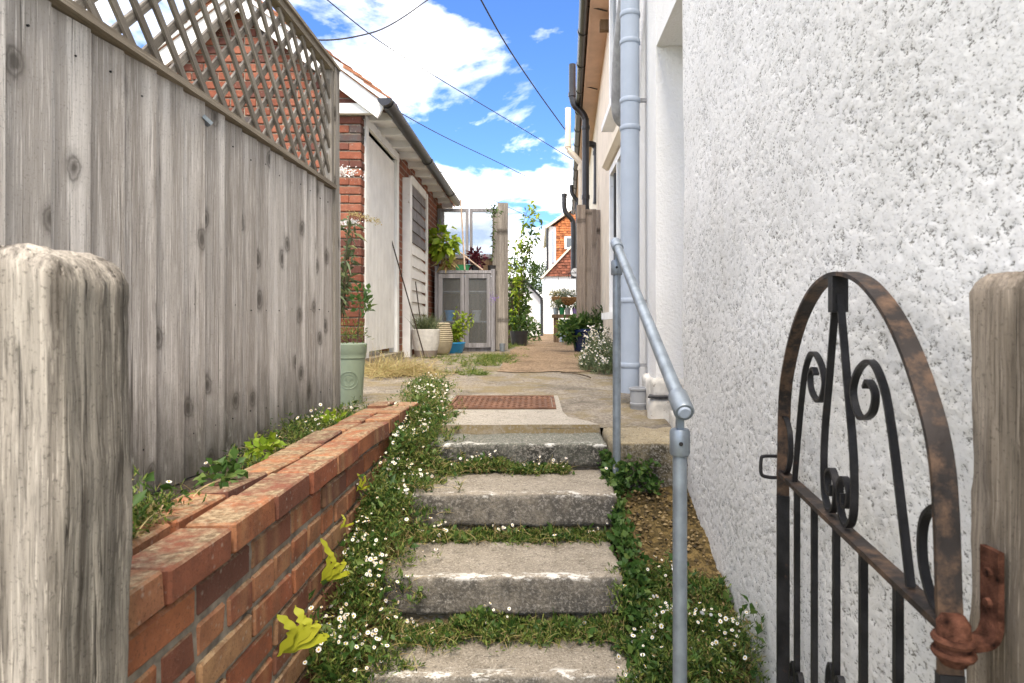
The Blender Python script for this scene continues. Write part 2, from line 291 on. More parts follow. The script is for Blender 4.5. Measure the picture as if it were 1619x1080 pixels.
# ------------------------------------------------------------------ object helpers
WL = {}
def link(name, data, loc=(0, 0, 0), parent=None):
    o = bpy.data.objects.new(name, data); COL.objects.link(o)
    if parent is not None:
        o.parent = parent; pw = WL[parent]; o.location = (loc[0]-pw[0], loc[1]-pw[1], loc[2]-pw[2])
    else: o.location = loc
    WL[o] = tuple(loc); return o
def tag(o, label=None, cat=None, group=None, kind=None):
    if label: o['label'] = label
    if cat: o['category'] = cat
    if group: o['group'] = group
    if kind: o['kind'] = kind
    return o
def thing(name, loc, label, cat, group=None): return tag(link(name, None, loc), label, cat, group)
class MB:
    """collects geometry; build() links one mesh object"""
    def __init__(s): s.v = []; s.f = []; s.mi = []; s.n = 0
    def add(s, v, f, mi=0):
        v = np.asarray(v, float).reshape(-1, 3)
        s.v.append(v); s.f += [tuple(int(i)+s.n for i in q) for q in f]; s.mi += [mi]*len(f); s.n += len(v); return s
    def box(s, x0, x1, y0, y1, z0, z1, mi=0):
        v = [(x, y, z) for x in (x0, x1) for y in (y0, y1) for z in (z0, z1)]
        return s.add(v, [(0, 1, 3, 2), (4, 6, 7, 5), (0, 4, 5, 1), (2, 3, 7, 6), (0, 2, 6, 4), (1, 5, 7, 3)], mi)
    def bar(s, a, b, w, t, up=(0, 0, 1), mi=0):
        a, b, up = Vector(a), Vector(b), Vector(up); d = (b-a).normalized(); sx = d.cross(up).normalized()*(w/2); sy = sx.cross(d).normalized()*(t/2)
        v = [p+i*sx+j*sy for p in (a, b) for i, j in ((-1, -1), (1, -1), (1, 1), (-1, 1))]
        return s.add([tuple(q) for q in v], [(3, 2, 1, 0), (4, 5, 6, 7), (0, 1, 5, 4), (1, 2, 6, 5), (2, 3, 7, 6), (3, 0, 4, 7)], mi)
    def tube(s, pts, r, n=10, cap=True, mi=0):
        P = [Vector(p) for p in pts]; rs = r if isinstance(r, (list, tuple)) else [r]*len(P)
        T = [(P[min(i+1, len(P)-1)]-P[max(i-1, 0)]).normalized() for i in range(len(P))]
        u = T[0].orthogonal().normalized(); v = []
        for i, p in enumerate(P):
            u = (u-T[i]*u.dot(T[i])).normalized(); w = T[i].cross(u)
            for k in range(n):
                a = 2*math.pi*k/n; v.append(tuple(p+(u*math.cos(a)+w*math.sin(a))*rs[i]))
        f = [(i*n+k, i*n+(k+1) % n, (i+1)*n+(k+1) % n, (i+1)*n+k) for i in range(len(P)-1) for k in range(n)]
        if cap: f += [tuple(range(n-1, -1, -1)), tuple(range((len(P)-1)*n, len(P)*n))]
        return s.add(v, f, mi)
    def lathe(s, prof, c=(0, 0, 0), n=28, mi=0):
        v = [(c[0]+r*math.cos(2*math.pi*k/n), c[1]+r*math.sin(2*math.pi*k/n), c[2]+z) for r, z in prof for k in range(n)]
        f = [(i*n+k, i*n+(k+1) % n, (i+1)*n+(k+1) % n, (i+1)*n+k) for i in range(len(prof)-1) for k in range(n)]
        return s.add(v, f, mi)
    def sweep(s, pts, nrm, wn_, wt, mi=0):
        """flat bar: wn_ wide along nrm, wt thick in the curve's plane"""
        P = [Vector(p) for p in pts]; N_ = Vector(nrm).normalized(); v = []
        for i, p in enumerate(P):
            T = (P[min(i+1, len(P)-1)]-P[max(i-1, 0)]).normalized(); q = T.cross(N_).normalized()
            for a, b_ in ((-1, -1), (1, -1), (1, 1), (-1, 1)): v.append(tuple(p+N_*(a*wn_/2)+q*(b_*wt/2)))
        f = [(i*4+k, i*4+(k+1) % 4, (i+1)*4+(k+1) % 4, (i+1)*4+k) for i in range(len(P)-1) for k in range(4)]
        e = (len(P)-1)*4; f += [(3, 2, 1, 0), (e, e+1, e+2, e+3)]
        return s.add(v, f, mi)
    def prism(s, poly, axis, a0, a1, mi=0):
        """poly of 2-D points, extruded along axis ('x','y','z')"""
        n = len(poly); v = []
        for a in (a0, a1):
            for p, q in poly: v.append({'x': (a, p, q), 'y': (p, a, q), 'z': (p, q, a)}[axis])
        f = [tuple(range(n)), tuple(range(2*n-1, n-1, -1))]+[(k, (k+1) % n, n+(k+1) % n, n+k) for k in range(n)]
        return s.add(v, f, mi)
    def mesh(s, name, mats, smooth=False):
        me = bpy.data.meshes.new(name)
        V = np.concatenate(s.v) if s.v else np.zeros((0, 3))
        me.from_pydata(V.tolist(), [], s.f)
        for m in (mats if isinstance(mats, (list, tuple)) else [mats]): me.materials.append(m)
        me.polygons.foreach_set('material_index', s.mi)
        bm = bmesh.new(); bm.from_mesh(me); bmesh.ops.recalc_face_normals(bm, faces=bm.faces); bm.to_mesh(me); bm.free()
        if smooth:
            me.polygons.foreach_set('use_smooth', [True]*len(me.polygons))
            try: me.set_sharp_from_angle(angle=math.radians(42))
            except Exception: pass
        return me
    def build(s, name, mats, parent=None, smooth=False): return link(name, s.mesh(name, mats, smooth), (0, 0, 0), parent)
def curve(pts, n=8):
    """Catmull-Rom through points"""
    P = [Vector(p) for p in pts]; P = [P[0]*2-P[1]]+P+[P[-1]*2-P[-2]]; o = []
    for i in range(1, len(P)-2):
        for k in range(n):
            t = k/n; a, b, c, d = P[i-1:i+3]
            o.append(.5*((2*b)+(c-a)*t+(2*a-5*b+4*c-d)*t*t+(3*b-a-3*c+d)*t**3))
    return o+[P[-2]]
def vnoise(p, sc):
    """3-D value noise, numpy"""
    p = p*sc; i = np.floor(p).astype(np.int64); f = p-i; f = f*f*(3-2*f)
    def h(a): 
        k = (a[:, 0]*73856093) ^ (a[:, 1]*19349663) ^ (a[:, 2]*83492791); k = (k ^ (k >> 13))*1274126177; k = k ^ (k >> 16); return (k & 0xffff)/65535.
    r = 0
    for dx in (0, 1):
        for dy in (0, 1):
            for dz in (0, 1):
                w = (f[:, 0] if dx else 1-f[:, 0])*(f[:, 1] if dy else 1-f[:, 1])*(f[:, 2] if dz else 1-f[:, 2])
                r = r+w*h(i+np.array([dx, dy, dz]))
    return r-.5
def grid_mesh(name, V, nu, nv, mat, attr=None, smooth=True):
    me = bpy.data.meshes.new(name); me.vertices.add(nu*nv); me.vertices.foreach_set('co', V.astype(np.float32).ravel())
    i = (np.arange(nu-1)[:, None]*nv+np.arange(nv-1)[None]).ravel()
    q = np.stack([i, i+nv, i+nv+1, i+1], 1).ravel(); nf = len(i)
    me.loops.add(nf*4); me.loops.foreach_set('vertex_index', q.astype(np.int32)); me.polygons.add(nf)
    me.polygons.foreach_set('loop_start', np.arange(0, nf*4, 4, dtype=np.int32)); me.polygons.foreach_set('use_smooth', np.full(nf, smooth))
    me.update(calc_edges=True)
    if attr is not None:
        a = me.attributes.new(attr[0], 'FLOAT', 'POINT'); a.data.foreach_set('value', attr[1].astype(np.float32))
    me.materials.append(mat); return me
def rough_block(name, x0, x1, y0, y1, z0, z1, mat, parent, seg=.02, amp=.006, rad=.012, nose=False, sc=14, kind=None):
    """box of many faces with rounded, chipped edges"""
    bm = bmesh.new(); bmesh.ops.create_cube(bm, size=1)
    L = (x1-x0, y1-y0, z1-z0); c = ((x0+x1)/2, (y0+y1)/2, (z0+z1)/2)
    for v in bm.verts: v.co = (v.co.x*L[0], v.co.y*L[1], v.co.z*L[2])
    for ax in range(3):
        n = max(1, min(70, int(L[ax]/seg)))
        for k in range(1, n):
            pc = [0, 0, 0]; pn = [0, 0, 0]; pn[ax] = 1; pc[ax] = -L[ax]/2+L[ax]*k/n
            bmesh.ops.bisect_plane(bm, geom=bm.verts[:]+bm.edges[:]+bm.faces[:], plane_co=pc, plane_no=pn)
    me = bpy.data.meshes.new(name); bm.to_mesh(me); bm.free()
    V = np.empty(len(me.vertices)*3, np.float32); me.vertices.foreach_get('co', V); V = V.reshape(-1, 3).astype(float)
    half = np.array(L)/2; inner = np.clip(V, -(half-rad), half-rad); dv = V-inner; ln = np.linalg.norm(dv, axis=1, keepdims=True)
    nr = dv/np.maximum(ln, 1e-6); V2 = inner+nr*np.minimum(ln, rad)
    wpos = V2+np.array(c); d = vnoise(wpos, sc)*amp*1.3+vnoise(wpos+9, sc*3.3)*amp*.7
    edge = (ln[:, 0] > rad*1.05); d = d-edge*np.maximum(0, vnoise(wpos+3, sc*1.7))*amp*2.2
    V3 = V2+nr*d[:, None]
    me.vertices.foreach_set('co', V3.astype(np.float32).ravel())
    if nose:
        a = me.attributes.new('nose', 'FLOAT', 'POINT')
        f = np.clip(1-np.hypot((wpos[:, 1]-y0-.012)/.03, (wpos[:, 2]-z1)/.018), 0, 1)*2.; a.data.foreach_set('value', np.clip(f, 0, 1).astype(np.float32))
    me.polygons.foreach_set('use_smooth', [True]*len(me.polygons)); me.materials.append(mat); me.update()
    o = link(name, me, c, parent)
    return o
# ---- leaves
def leafgeo(P, D, L, Wd, fold=.25, droop=0.):
    """P base points, D unit directions, L lengths, Wd widths -> verts, faces (two quads-ish tris per leaf)"""
    n = len(P); up = RNG.normal(size=(n, 3)); up[:, 2] += 1.2
    Sd = np.cross(D, up); Sd /= np.maximum(np.linalg.norm(Sd, axis=1, keepdims=True), 1e-6); U = np.cross(Sd, D)
    L = np.broadcast_to(L, n)[:, None]; Wd = np.broadcast_to(Wd, n)[:, None]
    tip = P+D*L; tip[:, 2] -= droop*L[:, 0]
    m = P+D*L*.45; l = m+Sd*Wd/2+U*Wd*fold; r = m-Sd*Wd/2+U*Wd*fold
    V = np.stack([P, l, tip, r], 1).reshape(-1, 3); b = np.arange(n)*4
    return V, np.stack([b, b+1, b+2], 1), np.stack([b, b+2, b+3], 1)
def tris_object(name, parts, mats, parent=None):
    """parts: list of (V, [F arrays], material index)"""
    Vs, Fs, Mi, n = [], [], [], 0
    for V, F, mi in parts:
        F = np.concatenate(F); Vs.append(V); Fs.append(F+n); Mi.append(np.full(len(F), mi)); n += len(V)
    V = np.concatenate(Vs); F = np.concatenate(Fs); Mi = np.concatenate(Mi)
    me = bpy.data.meshes.new(name); me.vertices.add(len(V)); me.vertices.foreach_set('co', V.astype(np.float32).ravel())
    me.loops.add(len(F)*3); me.loops.foreach_set('vertex_index', F.astype(np.int32).ravel()); me.polygons.add(len(F))
    me.polygons.foreach_set('loop_start', np.arange(0, len(F)*3, 3, dtype=np.int32)); me.polygons.foreach_set('material_index', Mi.astype(np.int32))
    me.update(calc_edges=True)
    for m in mats: me.materials.append(m)
    return link(name, me, (0, 0, 0), parent)
def unit(v): return v/np.maximum(np.linalg.norm(v, axis=1, keepdims=True), 1e-6)
def daisies(P, size):
    """white ray flowers with yellow centres facing up and out"""
    n = len(P); N_ = RNG.normal(size=(n, 3))*.55; N_[:, 2] += 1; N_[:, 1] -= .45; N_ = unit(N_)
    A = unit(np.cross(N_, RNG.normal(size=(n, 3)))); B = np.cross(N_, A); k = 18; a = np.arange(k)*2*np.pi/k
    rad = np.where(np.arange(k) % 2 == 0, 1., .72)[None, :, None]*(np.asarray(size)*np.ones(n))[:, None, None]/2
    ring = P[:, None]+(A[:, None]*np.cos(a)[None, :, None]+B[:, None]*np.sin(a)[None, :, None])*rad
    V = np.concatenate([P[:, None]-N_[:, None]*.001, ring], 1).reshape(-1, 3); b = (np.arange(n)*(k+1))[:, None]; j = np.arange(k)[None]
    F = np.stack([b+0*j, b+1+j, b+1+(j+1) % k], 2).reshape(-1, 3)
    k2 = 7; a2 = np.arange(k2)*2*np.pi/k2; r2 = (np.asarray(size)*np.ones(n))[:, None, None]*.2
    ring2 = P[:, None]+N_[:, None]*.0006+(A[:, None]*np.cos(a2)[None, :, None]+B[:, None]*np.sin(a2)[None, :, None])*r2
    V2 = np.concatenate([P[:, None]+N_[:, None]*.003, ring2], 1).reshape(-1, 3); b2 = (np.arange(n)*(k2+1))[:, None]; j2 = np.arange(k2)[None]
    F2 = np.stack([b2+0*j2, b2+1+j2, b2+1+(j2+1) % k2], 2).reshape(-1, 3)
    return (V, [F], 1), (V2, [F2], 2)
def cover(name, base, hgt, nleaf, nflower, label=None, leafL=(.012, .026), leafW=.0042, mat='fleabane', fsize=.0145, parent=None, spread=.9):
    """base: array of surface points; hgt: array of mound heights there"""
    n = len(base); i = RNG.integers(0, n, nleaf); t = RNG.random(nleaf)**.6; hgt = hgt*np.clip(1+1.5*vnoise(base+2, 15)+.9*vnoise(base+8, 34), .15, 2.2)
    P = base[i].copy()+RNG.normal(size=(nleaf, 3))*np.array([.009, .009, .004]); P[:, 2] += hgt[i]*t
    D = RNG.normal(size=(nleaf, 3))*spread; D[:, 2] += .75; D = unit(D)
    V, f1, f2 = leafgeo(P, D, RNG.uniform(*leafL, nleaf), leafW*RNG.uniform(.7, 1.5, nleaf))
    parts = [(V, [f1, f2], 0)]; mats = [MAT[mat], MAT['petal'], MAT['pollen'], MAT['drygrass'], MAT['ivy']]
    ns = nleaf//35
    if mat == 'fleabane' and ns > 20:
        bv, bf = blades(base+np.c_[np.zeros(n), np.zeros(n), hgt*.3], ns*2, .07, .0022, .8, 3, .5); parts.append((bv, bf, 3))
        k = RNG.integers(0, n, ns); Pk = base[k]+RNG.normal(size=(ns, 3))*.008; Pk[:, 2] += hgt[k]*RNG.uniform(.5, 1.1, ns); Dk = RNG.normal(size=(ns, 3)); Dk[:, 2] += .6
        V, f1, f2 = leafgeo(Pk, unit(Dk), RNG.uniform(.018, .04, ns), RNG.uniform(.012, .024, ns)); parts.append((V, [f1, f2], 4))
    if nflower:
        cw = np.clip(vnoise(base+31, 9)+.12, .015, 1)**1.6; j = RNG.choice(n, nflower, p=cw/cw.sum()); Q = base[j].copy()+RNG.normal(size=(nflower, 3))*.01; Q[:, 2] += hgt[j]*RNG.uniform(.85, 1.15, nflower)+RNG.uniform(.004, .035, nflower)
        a, b = daisies(Q, fsize*RNG.uniform(.45, 1.15, nflower)); parts += [a, b]
    return tag(tris_object(name, parts, mats, parent), label, kind='stuff') if parent is None else tris_object(name, parts, mats, parent)
def bush(c, r, n, L, Wd, upw=.5, shell=.5):
    """leaf soup in an ellipsoid with lumpy outline"""
    d = unit(RNG.normal(size=(n, 3))); rr = RNG.random(n)**shell
    lump = 1+.55*vnoise(d*1.0+np.array(c)[None]*3.1+5, 2.2)
    P = np.array(c)+d*np.array(r)*(rr*lump)[:, None]
    D = d*.8+RNG.normal(size=(n, 3))*.6; D[:, 2] += upw; D = unit(D)
    return leafgeo(P, D, L*RNG.uniform(.6, 1.3, n), Wd*RNG.uniform(.7, 1.3, n), .2, .15)
def blades(base, n, L, Wd, lean=.5, seg=4, droop=.8, dirs=None):
    """grass blades / strap leaves as tapering curved strips"""
    P = base[RNG.integers(0, len(base), n)]+RNG.normal(size=(n, 3))*np.array([.006, .006, 0])
    D = RNG.normal(size=(n, 3))*lean; D[:, 2] = 1
    if dirs is not None: D = D+np.asarray(dirs)
    D = unit(D); Sd = unit(np.cross(D, RNG.normal(size=(n, 3)))); L = L*RNG.uniform(.5, 1.2, n)
    H = D.copy(); H[:, 2] = 0; V = []
    for k in range(seg+1):
        t = k/seg; p = P+D*(L*t)[:, None]+H*(L*t*t*.5)[:, None]; p[:, 2] -= droop*L*t*t*np.linalg.norm(H, axis=1)
        w = Wd*(1-t**1.6)*.5+.0002; V += [p-Sd*w, p+Sd*w]
    V = np.stack(V, 1).reshape(-1, 3); b = np.arange(n)*(2*(seg+1)); F = []
    for k in range(seg):
        a = b+2*k; F += [np.stack([a, a+1, a+3], 1), np.stack([a, a+3, a+2], 1)]
    return V, F

# ================================================================== SETTING
def zpath(y): return float(np.interp(y, [2.5, 3.0, 3.9, 5.2, 7., 9.3, 60], [-.51, -.495, -.455, -.41, -.365, -.385, -.385]))
mb = MB()
prof = [(-300, -1.36), (.9, -1.36), (1.2, -1.36), (1.75, -1.2), (2.75, -.75), (3.05, -.6), (3.9, -.53), (5.2, -.47), (7, -.43), (9.3, -.44), (60, -.44), (1500, -.44)]
for (ya, za), (yb, zb) in zip(prof, prof[1:]): mb.add([(-600, ya, za), (600, ya, za), (600, yb, zb), (-600, yb, zb)], [(0, 1, 2, 3)])
g = mb.build('ground', MAT['lawn']); tag(g, 'rough ground sheet under the alley and steps', kind='structure')
def strip(name, ys, xl, xr, dz, mat, amp=.006, nx=40, step=.05):
    Y = np.arange(ys[0], ys[1]+1e-6, step); U = np.linspace(0, 1, nx); V = np.zeros((len(Y), nx, 3))
    for i, y in enumerate(Y):
        a, b = xl(y), xr(y); V[i, :, 0] = a+(b-a)*U; V[i, :, 1] = y; V[i, :, 2] = zpath(y)+dz
    V = V.reshape(-1, 3); V[:, 2] += vnoise(V, 6)*amp*2+vnoise(V, 31)*amp*.7
    o = link(name, grid_mesh(name, V, len(Y), nx, mat)); return o
lerp = lambda a, b: (lambda y: float(np.interp(y, a, b)))
tag(strip('concrete_apron', (3.0, 5.35), lerp([3.0, 3.4, 3.5], [-.66, -.66, -1.5]), lambda y: .66+.05*max(0, y-3.28), 0, MAT['apron'], .006, 60, .03), 'worn concrete apron at the top of the steps', kind='structure')
tag(strip('gravel_path', (5.3, 26), lambda y: -.32-.02*math.sin(y*3), lambda y: .45+.05*(y-3.28)+.03*math.sin(y*2.2), .006, MAT['gravel'], .008, 40, .06), 'brown gravel path down the alley', kind='structure')
tag(strip('shed_yard', (5.3, 26), lambda y: -2.2, lambda y: -.25, -.006, MAT['apron'], .008, 40, .06), 'weedy concrete strip beside the brick shed', kind='structure')
tag(strip('terrace_verge', (5.3, 26), lambda y: .4, lambda y: .55+.055*(y-3.28), -.008, MAT['gravel'], .008, 16, .08), 'verge under the cottage walls', kind='structure')
# landing beside the top step and the stony bank under the handrail
o = rough_block('landing', .325, .66, 2.6, 3.02, -.78, -.492, MAT['slab'], None, .025, .008, .014); o.data.materials[0] = stone('mossy_landing_concrete', (.24, .19, .11), (.34, .29, .19), (.03, .027, .018), False); tag(o, 'yellowed concrete landing edge beside the top step', kind='structure')
Y = np.linspace(1.05, 2.66, 70); X = np.linspace(.29, .66, 26); V = np.zeros((70, 26, 3))
for i, y in enumerate(Y): V[i, :, 0] = X; V[i, :, 1] = y; V[i, :, 2] = np.interp(y, [1.05, 1.75, 2.2, 2.66], [-1.34, -1.03, -.83, -.66])
V = V.reshape(-1, 3); V[:, 2] += vnoise(V, 9)*.05+vnoise(V, 30)*.022+vnoise(V, 70)*.01
tag(link('earth_bank', grid_mesh('earth_bank', V, 70, 26, MAT['earth'])), 'stony earth bank between the steps and the white wall', kind='structure')
V = np.zeros((70, 12, 3)); Y = np.linspace(1.05, 3.4, 70)
for i, y in enumerate(Y): V[i, :, 0] = np.linspace(-.66, -.462, 12); V[i, :, 1] = y; V[i, :, 2] = np.interp(y, [1.05, 1.77, 2., 2.4, 2.75, 3.0, 3.4], [-1.3, -1.02, -.86, -.72, -.6, -.53, -.5])
V = V.reshape(-1, 3); V[:, 2] += vnoise(V, 12)*.03
tag(link('planted_bank', grid_mesh('planted_bank', V, 70, 12, MAT['earth'])), 'soil under the daisies along the brick wall', kind='structure')
mb = MB().box(-2.6, -.86, .7, 3.42, -1.3, -.475); o = mb.build('raised_bed', MAT['soil']); tag(o, 'raised soil behind the low brick wall', kind='structure')

# ================================================================== STEPS
st = thing('stone_steps', (-.1, 1.1, -1.36), 'flight of worn grey stone steps with white edges between the daisies', 'steps')
for (x0, x1, y0, y1, z, h, m) in [(-.48, .30, 1.42, 1.80, -1.15, .17, 'step'), (-.48, .285, 1.75, 2.04, -.976, .15, 'step'), (-.50, .285, 2.0, 2.42, -.80, .125, 'step'),
                                  (-.47, .31, 2.37, 2.78, -.638, .125, 'step'), (-.46, .317, 2.74, 3.03, -.52, .105, 'slate')]:
    o = rough_block('step', x0, x1, y0, y1, z-h, z, MAT[m], st, .015, .007, .016, True)
    rough_block('step_base', x0+.02, x1-.012, y0+.028, y1-.02, z-h-.07, z-h-.002, MAT['slab'], st, .03, .007, .01)
rough_block('step', -.45, .30, 1.08, 1.45, -1.36, -1.32, MAT['step'], st, .03, .006, .012, True)
# landing slab with the manhole
sl_ = thing('landing_slab', (-.1, 3.0, -.53), 'broken edged pale concrete slab framing the rusty manhole cover', 'slab')
mb = MB().prism([(-.47, 3.0), (-.2, 2.992), (.05, 3.003), (.31, 3.0), (.26, 3.09), (.17, 3.2), (.15, 3.36), (.145, 3.93), (-.53, 3.93), (-.5, 3.4)], 'z', -.53, -.478)
me = mb.mesh('slab', MAT['slab']); me.transform(Matrix.Shear('XY', 4, (0, 0)))
for v in me.vertices: v.co.z += (v.co.y-3.0)*.035
link('slab', me, (0, 0, 0), sl_)
mb = MB().box(-.46, .315, 3.012, 3.06, -.522, -.5); mb.build('bedding_course', MAT['apron'], sl_)
mh = thing('manhole_cover', (-.18, 3.64, -.46), 'rusty rectangular iron manhole cover with raised studs', 'manhole cover')
def mz(y): return -.478+(y-3.0)*.035+.003
mb = MB(); x0, x1, y0, y1 = -.478, .118, 3.42, 3.87
def sheet(mb, a, b, c, d, h): mb.add([(a, c, mz(c)), (b, c, mz(c)), (b, d, mz(d)), (a, d, mz(d)), (a, c, mz(c)+h), (b, c, mz(c)+h), (b, d, mz(d)+h), (a, d, mz(d)+h)], [(0, 1, 5, 4), (1, 2, 6, 5), (2, 3, 7, 6), (3, 0, 4, 7), (4, 5, 6, 7)])
sheet(mb, x0+.02, x1-.02, y0+.02, y1-.02, .004); mb.build('plate', MAT['rustplate'], mh)
mb = MB(); sheet(mb, x0, x1, y0, y0+.016, .007); sheet(mb, x0, x1, y1-.016, y1, .007); sheet(mb, x0, x0+.016, y0+.0165, y1-.0165, .007); sheet(mb, x1-.016, x1, y0+.0165, y1-.0165, .007); mb.build('frame', MAT['rustplate'], mh)
mb = MB()
for i in range(17):
    for j in range(12):
        a, c = x0+.035+i*.032, y0+.035+j*.033
        if (i+j) % 2 == 0: sheet(mb, a, a+.02, c, c+.009, .0075)
        else: sheet(mb, a+.006, a+.014, c-.006, c+.015, .0075)
tag(mb.build('studs', MAT['rustplate'], mh), kind='stuff')

# ================================================================== LOW BRICK WALL
def brick_variants(L, D, H, n=5, mat='brick', amp=.004):
    out = []
    for k in range(n):
        bm = bmesh.new(); bmesh.ops.create_cube(bm, size=1)
        for v in bm.verts: v.co = Vector((v.co.x*D, v.co.y*L, v.co.z*H))+Vector([random.uniform(-amp, amp)*.6 for _ in range(3)])
        bmesh.ops.bevel(bm, geom=bm.edges[:], offset=random.uniform(.004, .007), segments=1, affect='EDGES')
        me = bpy.data.meshes.new('brick'); bm.to_mesh(me); bm.free(); me.materials.append(MAT[mat]); out.append(me)
    return out
bw = thing('brick_wall', (-.7, 2.2, -1.3), 'low red and cream banded brick retaining wall climbing beside the steps', 'wall')
BV = brick_variants(.212, .102, .062); HV = brick_variants(.1, .102, .062)
zt = -.40
for row in range(12):
    z = zt-.0325-row*.075; y = .90+(0 if row == 0 else (.1125 if row % 2 else 0))-.2
    while y < 3.36:
        xx = -.662+random.uniform(-.004, .004)+(0.008 if row == 0 else 0)
        zg = float(np.interp(y, [1., 1.77, 2., 2.4, 2.75, 3.4], [-1.36, -1.15, -.97, -.82, -.7, -.6]))
        if y > .86 and z > zg-.05:
            hdr = row % 3 == 2
            if hdr:
                for q in (-.056, .056):
                    o = link('brick', random.choice(HV), (xx, y+q, z), bw); o.rotation_euler = (random.uniform(-.02, .02), 0, random.uniform(-.02, .02))
            else:
                o = link('brick', random.choice(BV), (xx, y, z+(random.uniform(-.006, .004) if row == 0 else 0)), bw)
                j = .05 if row == 0 else .012
                o.rotation_euler = (random.uniform(-j, j)*.6, random.uniform(-j, j)*.5, random.uniform(-j, j))
        y += .2255
y = .95
while y < 3.3:        # second row of the top
    o = link('brick', random.choice(BV), (-.782+random.uniform(-.008, .008), y, zt-.04+random.uniform(-.008, .004)), bw)
    o.rotation_euler = (random.uniform(-.03, .03), random.uniform(-.04, .04), random.uniform(-.05, .05)); y += .229
rough_block('mortar', -.86, -.6195, .80, 3.40, -1.32, -.412-.036, MAT['mortar'], bw, .05, .004, .006)

# ================================================================== FENCE WITH TRELLIS
fe = thing('board_fence', (-1.08, 2.3, -.48), 'silvery grey vertical board fence with dark knots above the brick wall', 'fence')
y = .98; FX = -1.065; k = 0
nails = MB()
while y < 3.30:
    w = .128+random.uniform(-.006, .006); zt_ = .70+random.uniform(-.004, .004); zb = -.462+random.uniform(-.012, .008)
    mb = MB(); hw = w/2+.007; h2 = (zt_-zb)/2; n = 9
    # feather-edge section, thick edge towards the far side
    sec = [(-.012, -hw), (-.002+random.uniform(-.002, .002), -hw), (.017+random.uniform(-.003, .004), hw), (-.012, hw)]
    mb.prism([(p, q) for p, q in sec], 'z', -h2, h2)
    o = link('board', mb.mesh('board', MAT['fence']), (FX, y+w/2, (zt_+zb)/2), fe)
    o.rotation_euler = (random.uniform(-.003, .003), 0, random.uniform(-.012, .012))
    for zn in (.62, .06, -.33):
        for q in (.3,):
            zc = zn+random.uniform(-.012, .012); yc = y+w*(.5+q*random.uniform(.3, 1)); nails.tube([(FX, yc, zc), (FX+.0125, yc, zc)], .0026, 6)
    y += w; k += 1
tag(nails.build('nail_heads', MAT['iron'], fe), kind='stuff')
MB().box(-1.115, -1.08, .95, 3.30, -.28, -.2).build('back_rail', MAT['rail_y'], fe)
MB().box(-1.115, -1.08, .95, 3.30, .45, .53).build('back_rail', MAT['rail_y'], fe)
MB().box(-1.1, -1.03, .95, 3.30, .702, .722).build('capping_rail', MAT['rail_y'], fe)
MB().prism([(-1.115, 3.305), (-1.04, 3.305), (-1.04, 3.375), (-1.115, 3.375)], 'z', -.6, 1.345).build('post', MAT['lattice_z'], fe)
mb = MB().bar((FX+.012, 2.0, .655), (FX+.03, 2.02, .635), .03, .012); mb.build('metal_clip', MAT['galv'], fe)
tr = thing('trellis_panel', (-1.07, 2.3, .722), 'grey diagonal lattice trellis panel standing on top of the board fence', 'trellis')
z0, z1, ya, yb = .724, 1.315, .95, 3.30
def diag(c, s, x):
    # slat z = z0 + s*(y - c); clip to panel
    pts = []
    for yy in (ya, yb):
        zz_ = z0+s*(yy-c)
        if z0 <= zz_ <= z1: pts.append((yy, zz_))
    for zz_ in (z0, z1):
        yy = c+(zz_-z0)/s
        if ya < yy < yb: pts.append((yy, zz_))
    if len(pts) < 2: return
    pts.sort(); a, b = pts[0], pts[-1]
    if abs(a[0]-b[0]) < .04: return
    L = math.hypot(b[0]-a[0], b[1]-a[1]); mb = MB().box(-L/2, L/2, -.0125, .0125, -.0045, .0045)
    o = link('slat', mb.mesh('slat', MAT['lattice']), (x, (a[0]+b[0])/2, (a[1]+b[1])/2), tr)
    o.rotation_euler = Matrix(((0, 0, 1), ((b[0]-a[0])/L, -(b[1]-a[1])/L, 0), ((b[1]-a[1])/L, (b[0]-a[0])/L, 0))).to_euler()
c = .4
while c < 4.0: diag(c, -1., -1.062+random.uniform(-.001, .001)); diag(c-.6, 1., -1.0725); c += .128
MB().box(-1.088, -1.046, .95, 3.305, 1.316, 1.346).build('top_rail', MAT['rail_y'], tr)
MB().box(-1.1, -1.035, .95, 3.38, 1.347, 1.362).build('capping', MAT['rail_y'], tr)
MB().box(-1.086, -1.048, 3.27, 3.304, .724, 1.315).build('side_rail', MAT['lattice_z'], tr)

# ================================================================== GATE POSTS
def gate_post(x0, x1, y0, y1, z0, z1, mat, label, cham, seed):
    t = thing('gate_post', ((x0+x1)/2, (y0+y1)/2, z0), label, 'gate post')
    o = rough_block('post', x0, x1, y0, y1, z0, z1, MAT[mat], t, .0075, .004, .022, False, 10)
    me = o.data; n = len(me.vertices); V = np.empty(n*3, np.float32); me.vertices.foreach_get('co', V); V = V.reshape(-1, 3).astype(float)
    h = (z1-z0)/2; P = V+np.array([seed, seed*2, 0])
    gro = vnoise(P*np.array([1, 1, .05]), 60)*.008+vnoise(P*np.array([1, 1, .06]), 140)*.005
    r = unit(np.c_[V[:, 0], V[:, 1], 0*V[:, 0]]); V[:, :2] += r[:, :2]*gro[:, None]+(vnoise(P*np.array([.01, .01, 1]), 4)*.012)[:, None]*np.array([[1, .3]])
    top = np.clip((V[:, 2]-(h-.12))/.12, 0, 1)
    V[:, 2] -= top*(np.maximum(0, np.abs(V[:, 0])-.035)**1.5*(2.8 if cham > 0 else 2.2)+np.abs(vnoise(P*np.array([1, 1, 0]), 60))*.014)
    me.vertices.foreach_set('co', V.astype(np.float32).ravel()); me.update(); return t
gate_post(-.735, -.578, .765, .915, -1.4, .098, 'post', 'thick pale weathered oak gate post with rounded top beside the brick wall', 1, 1.)
gp = gate_post(.54, .626, .66, .80, -1.4, .062, 'postr', 'brown oak gate post carrying the rusty gate hinge', -1, 5.)
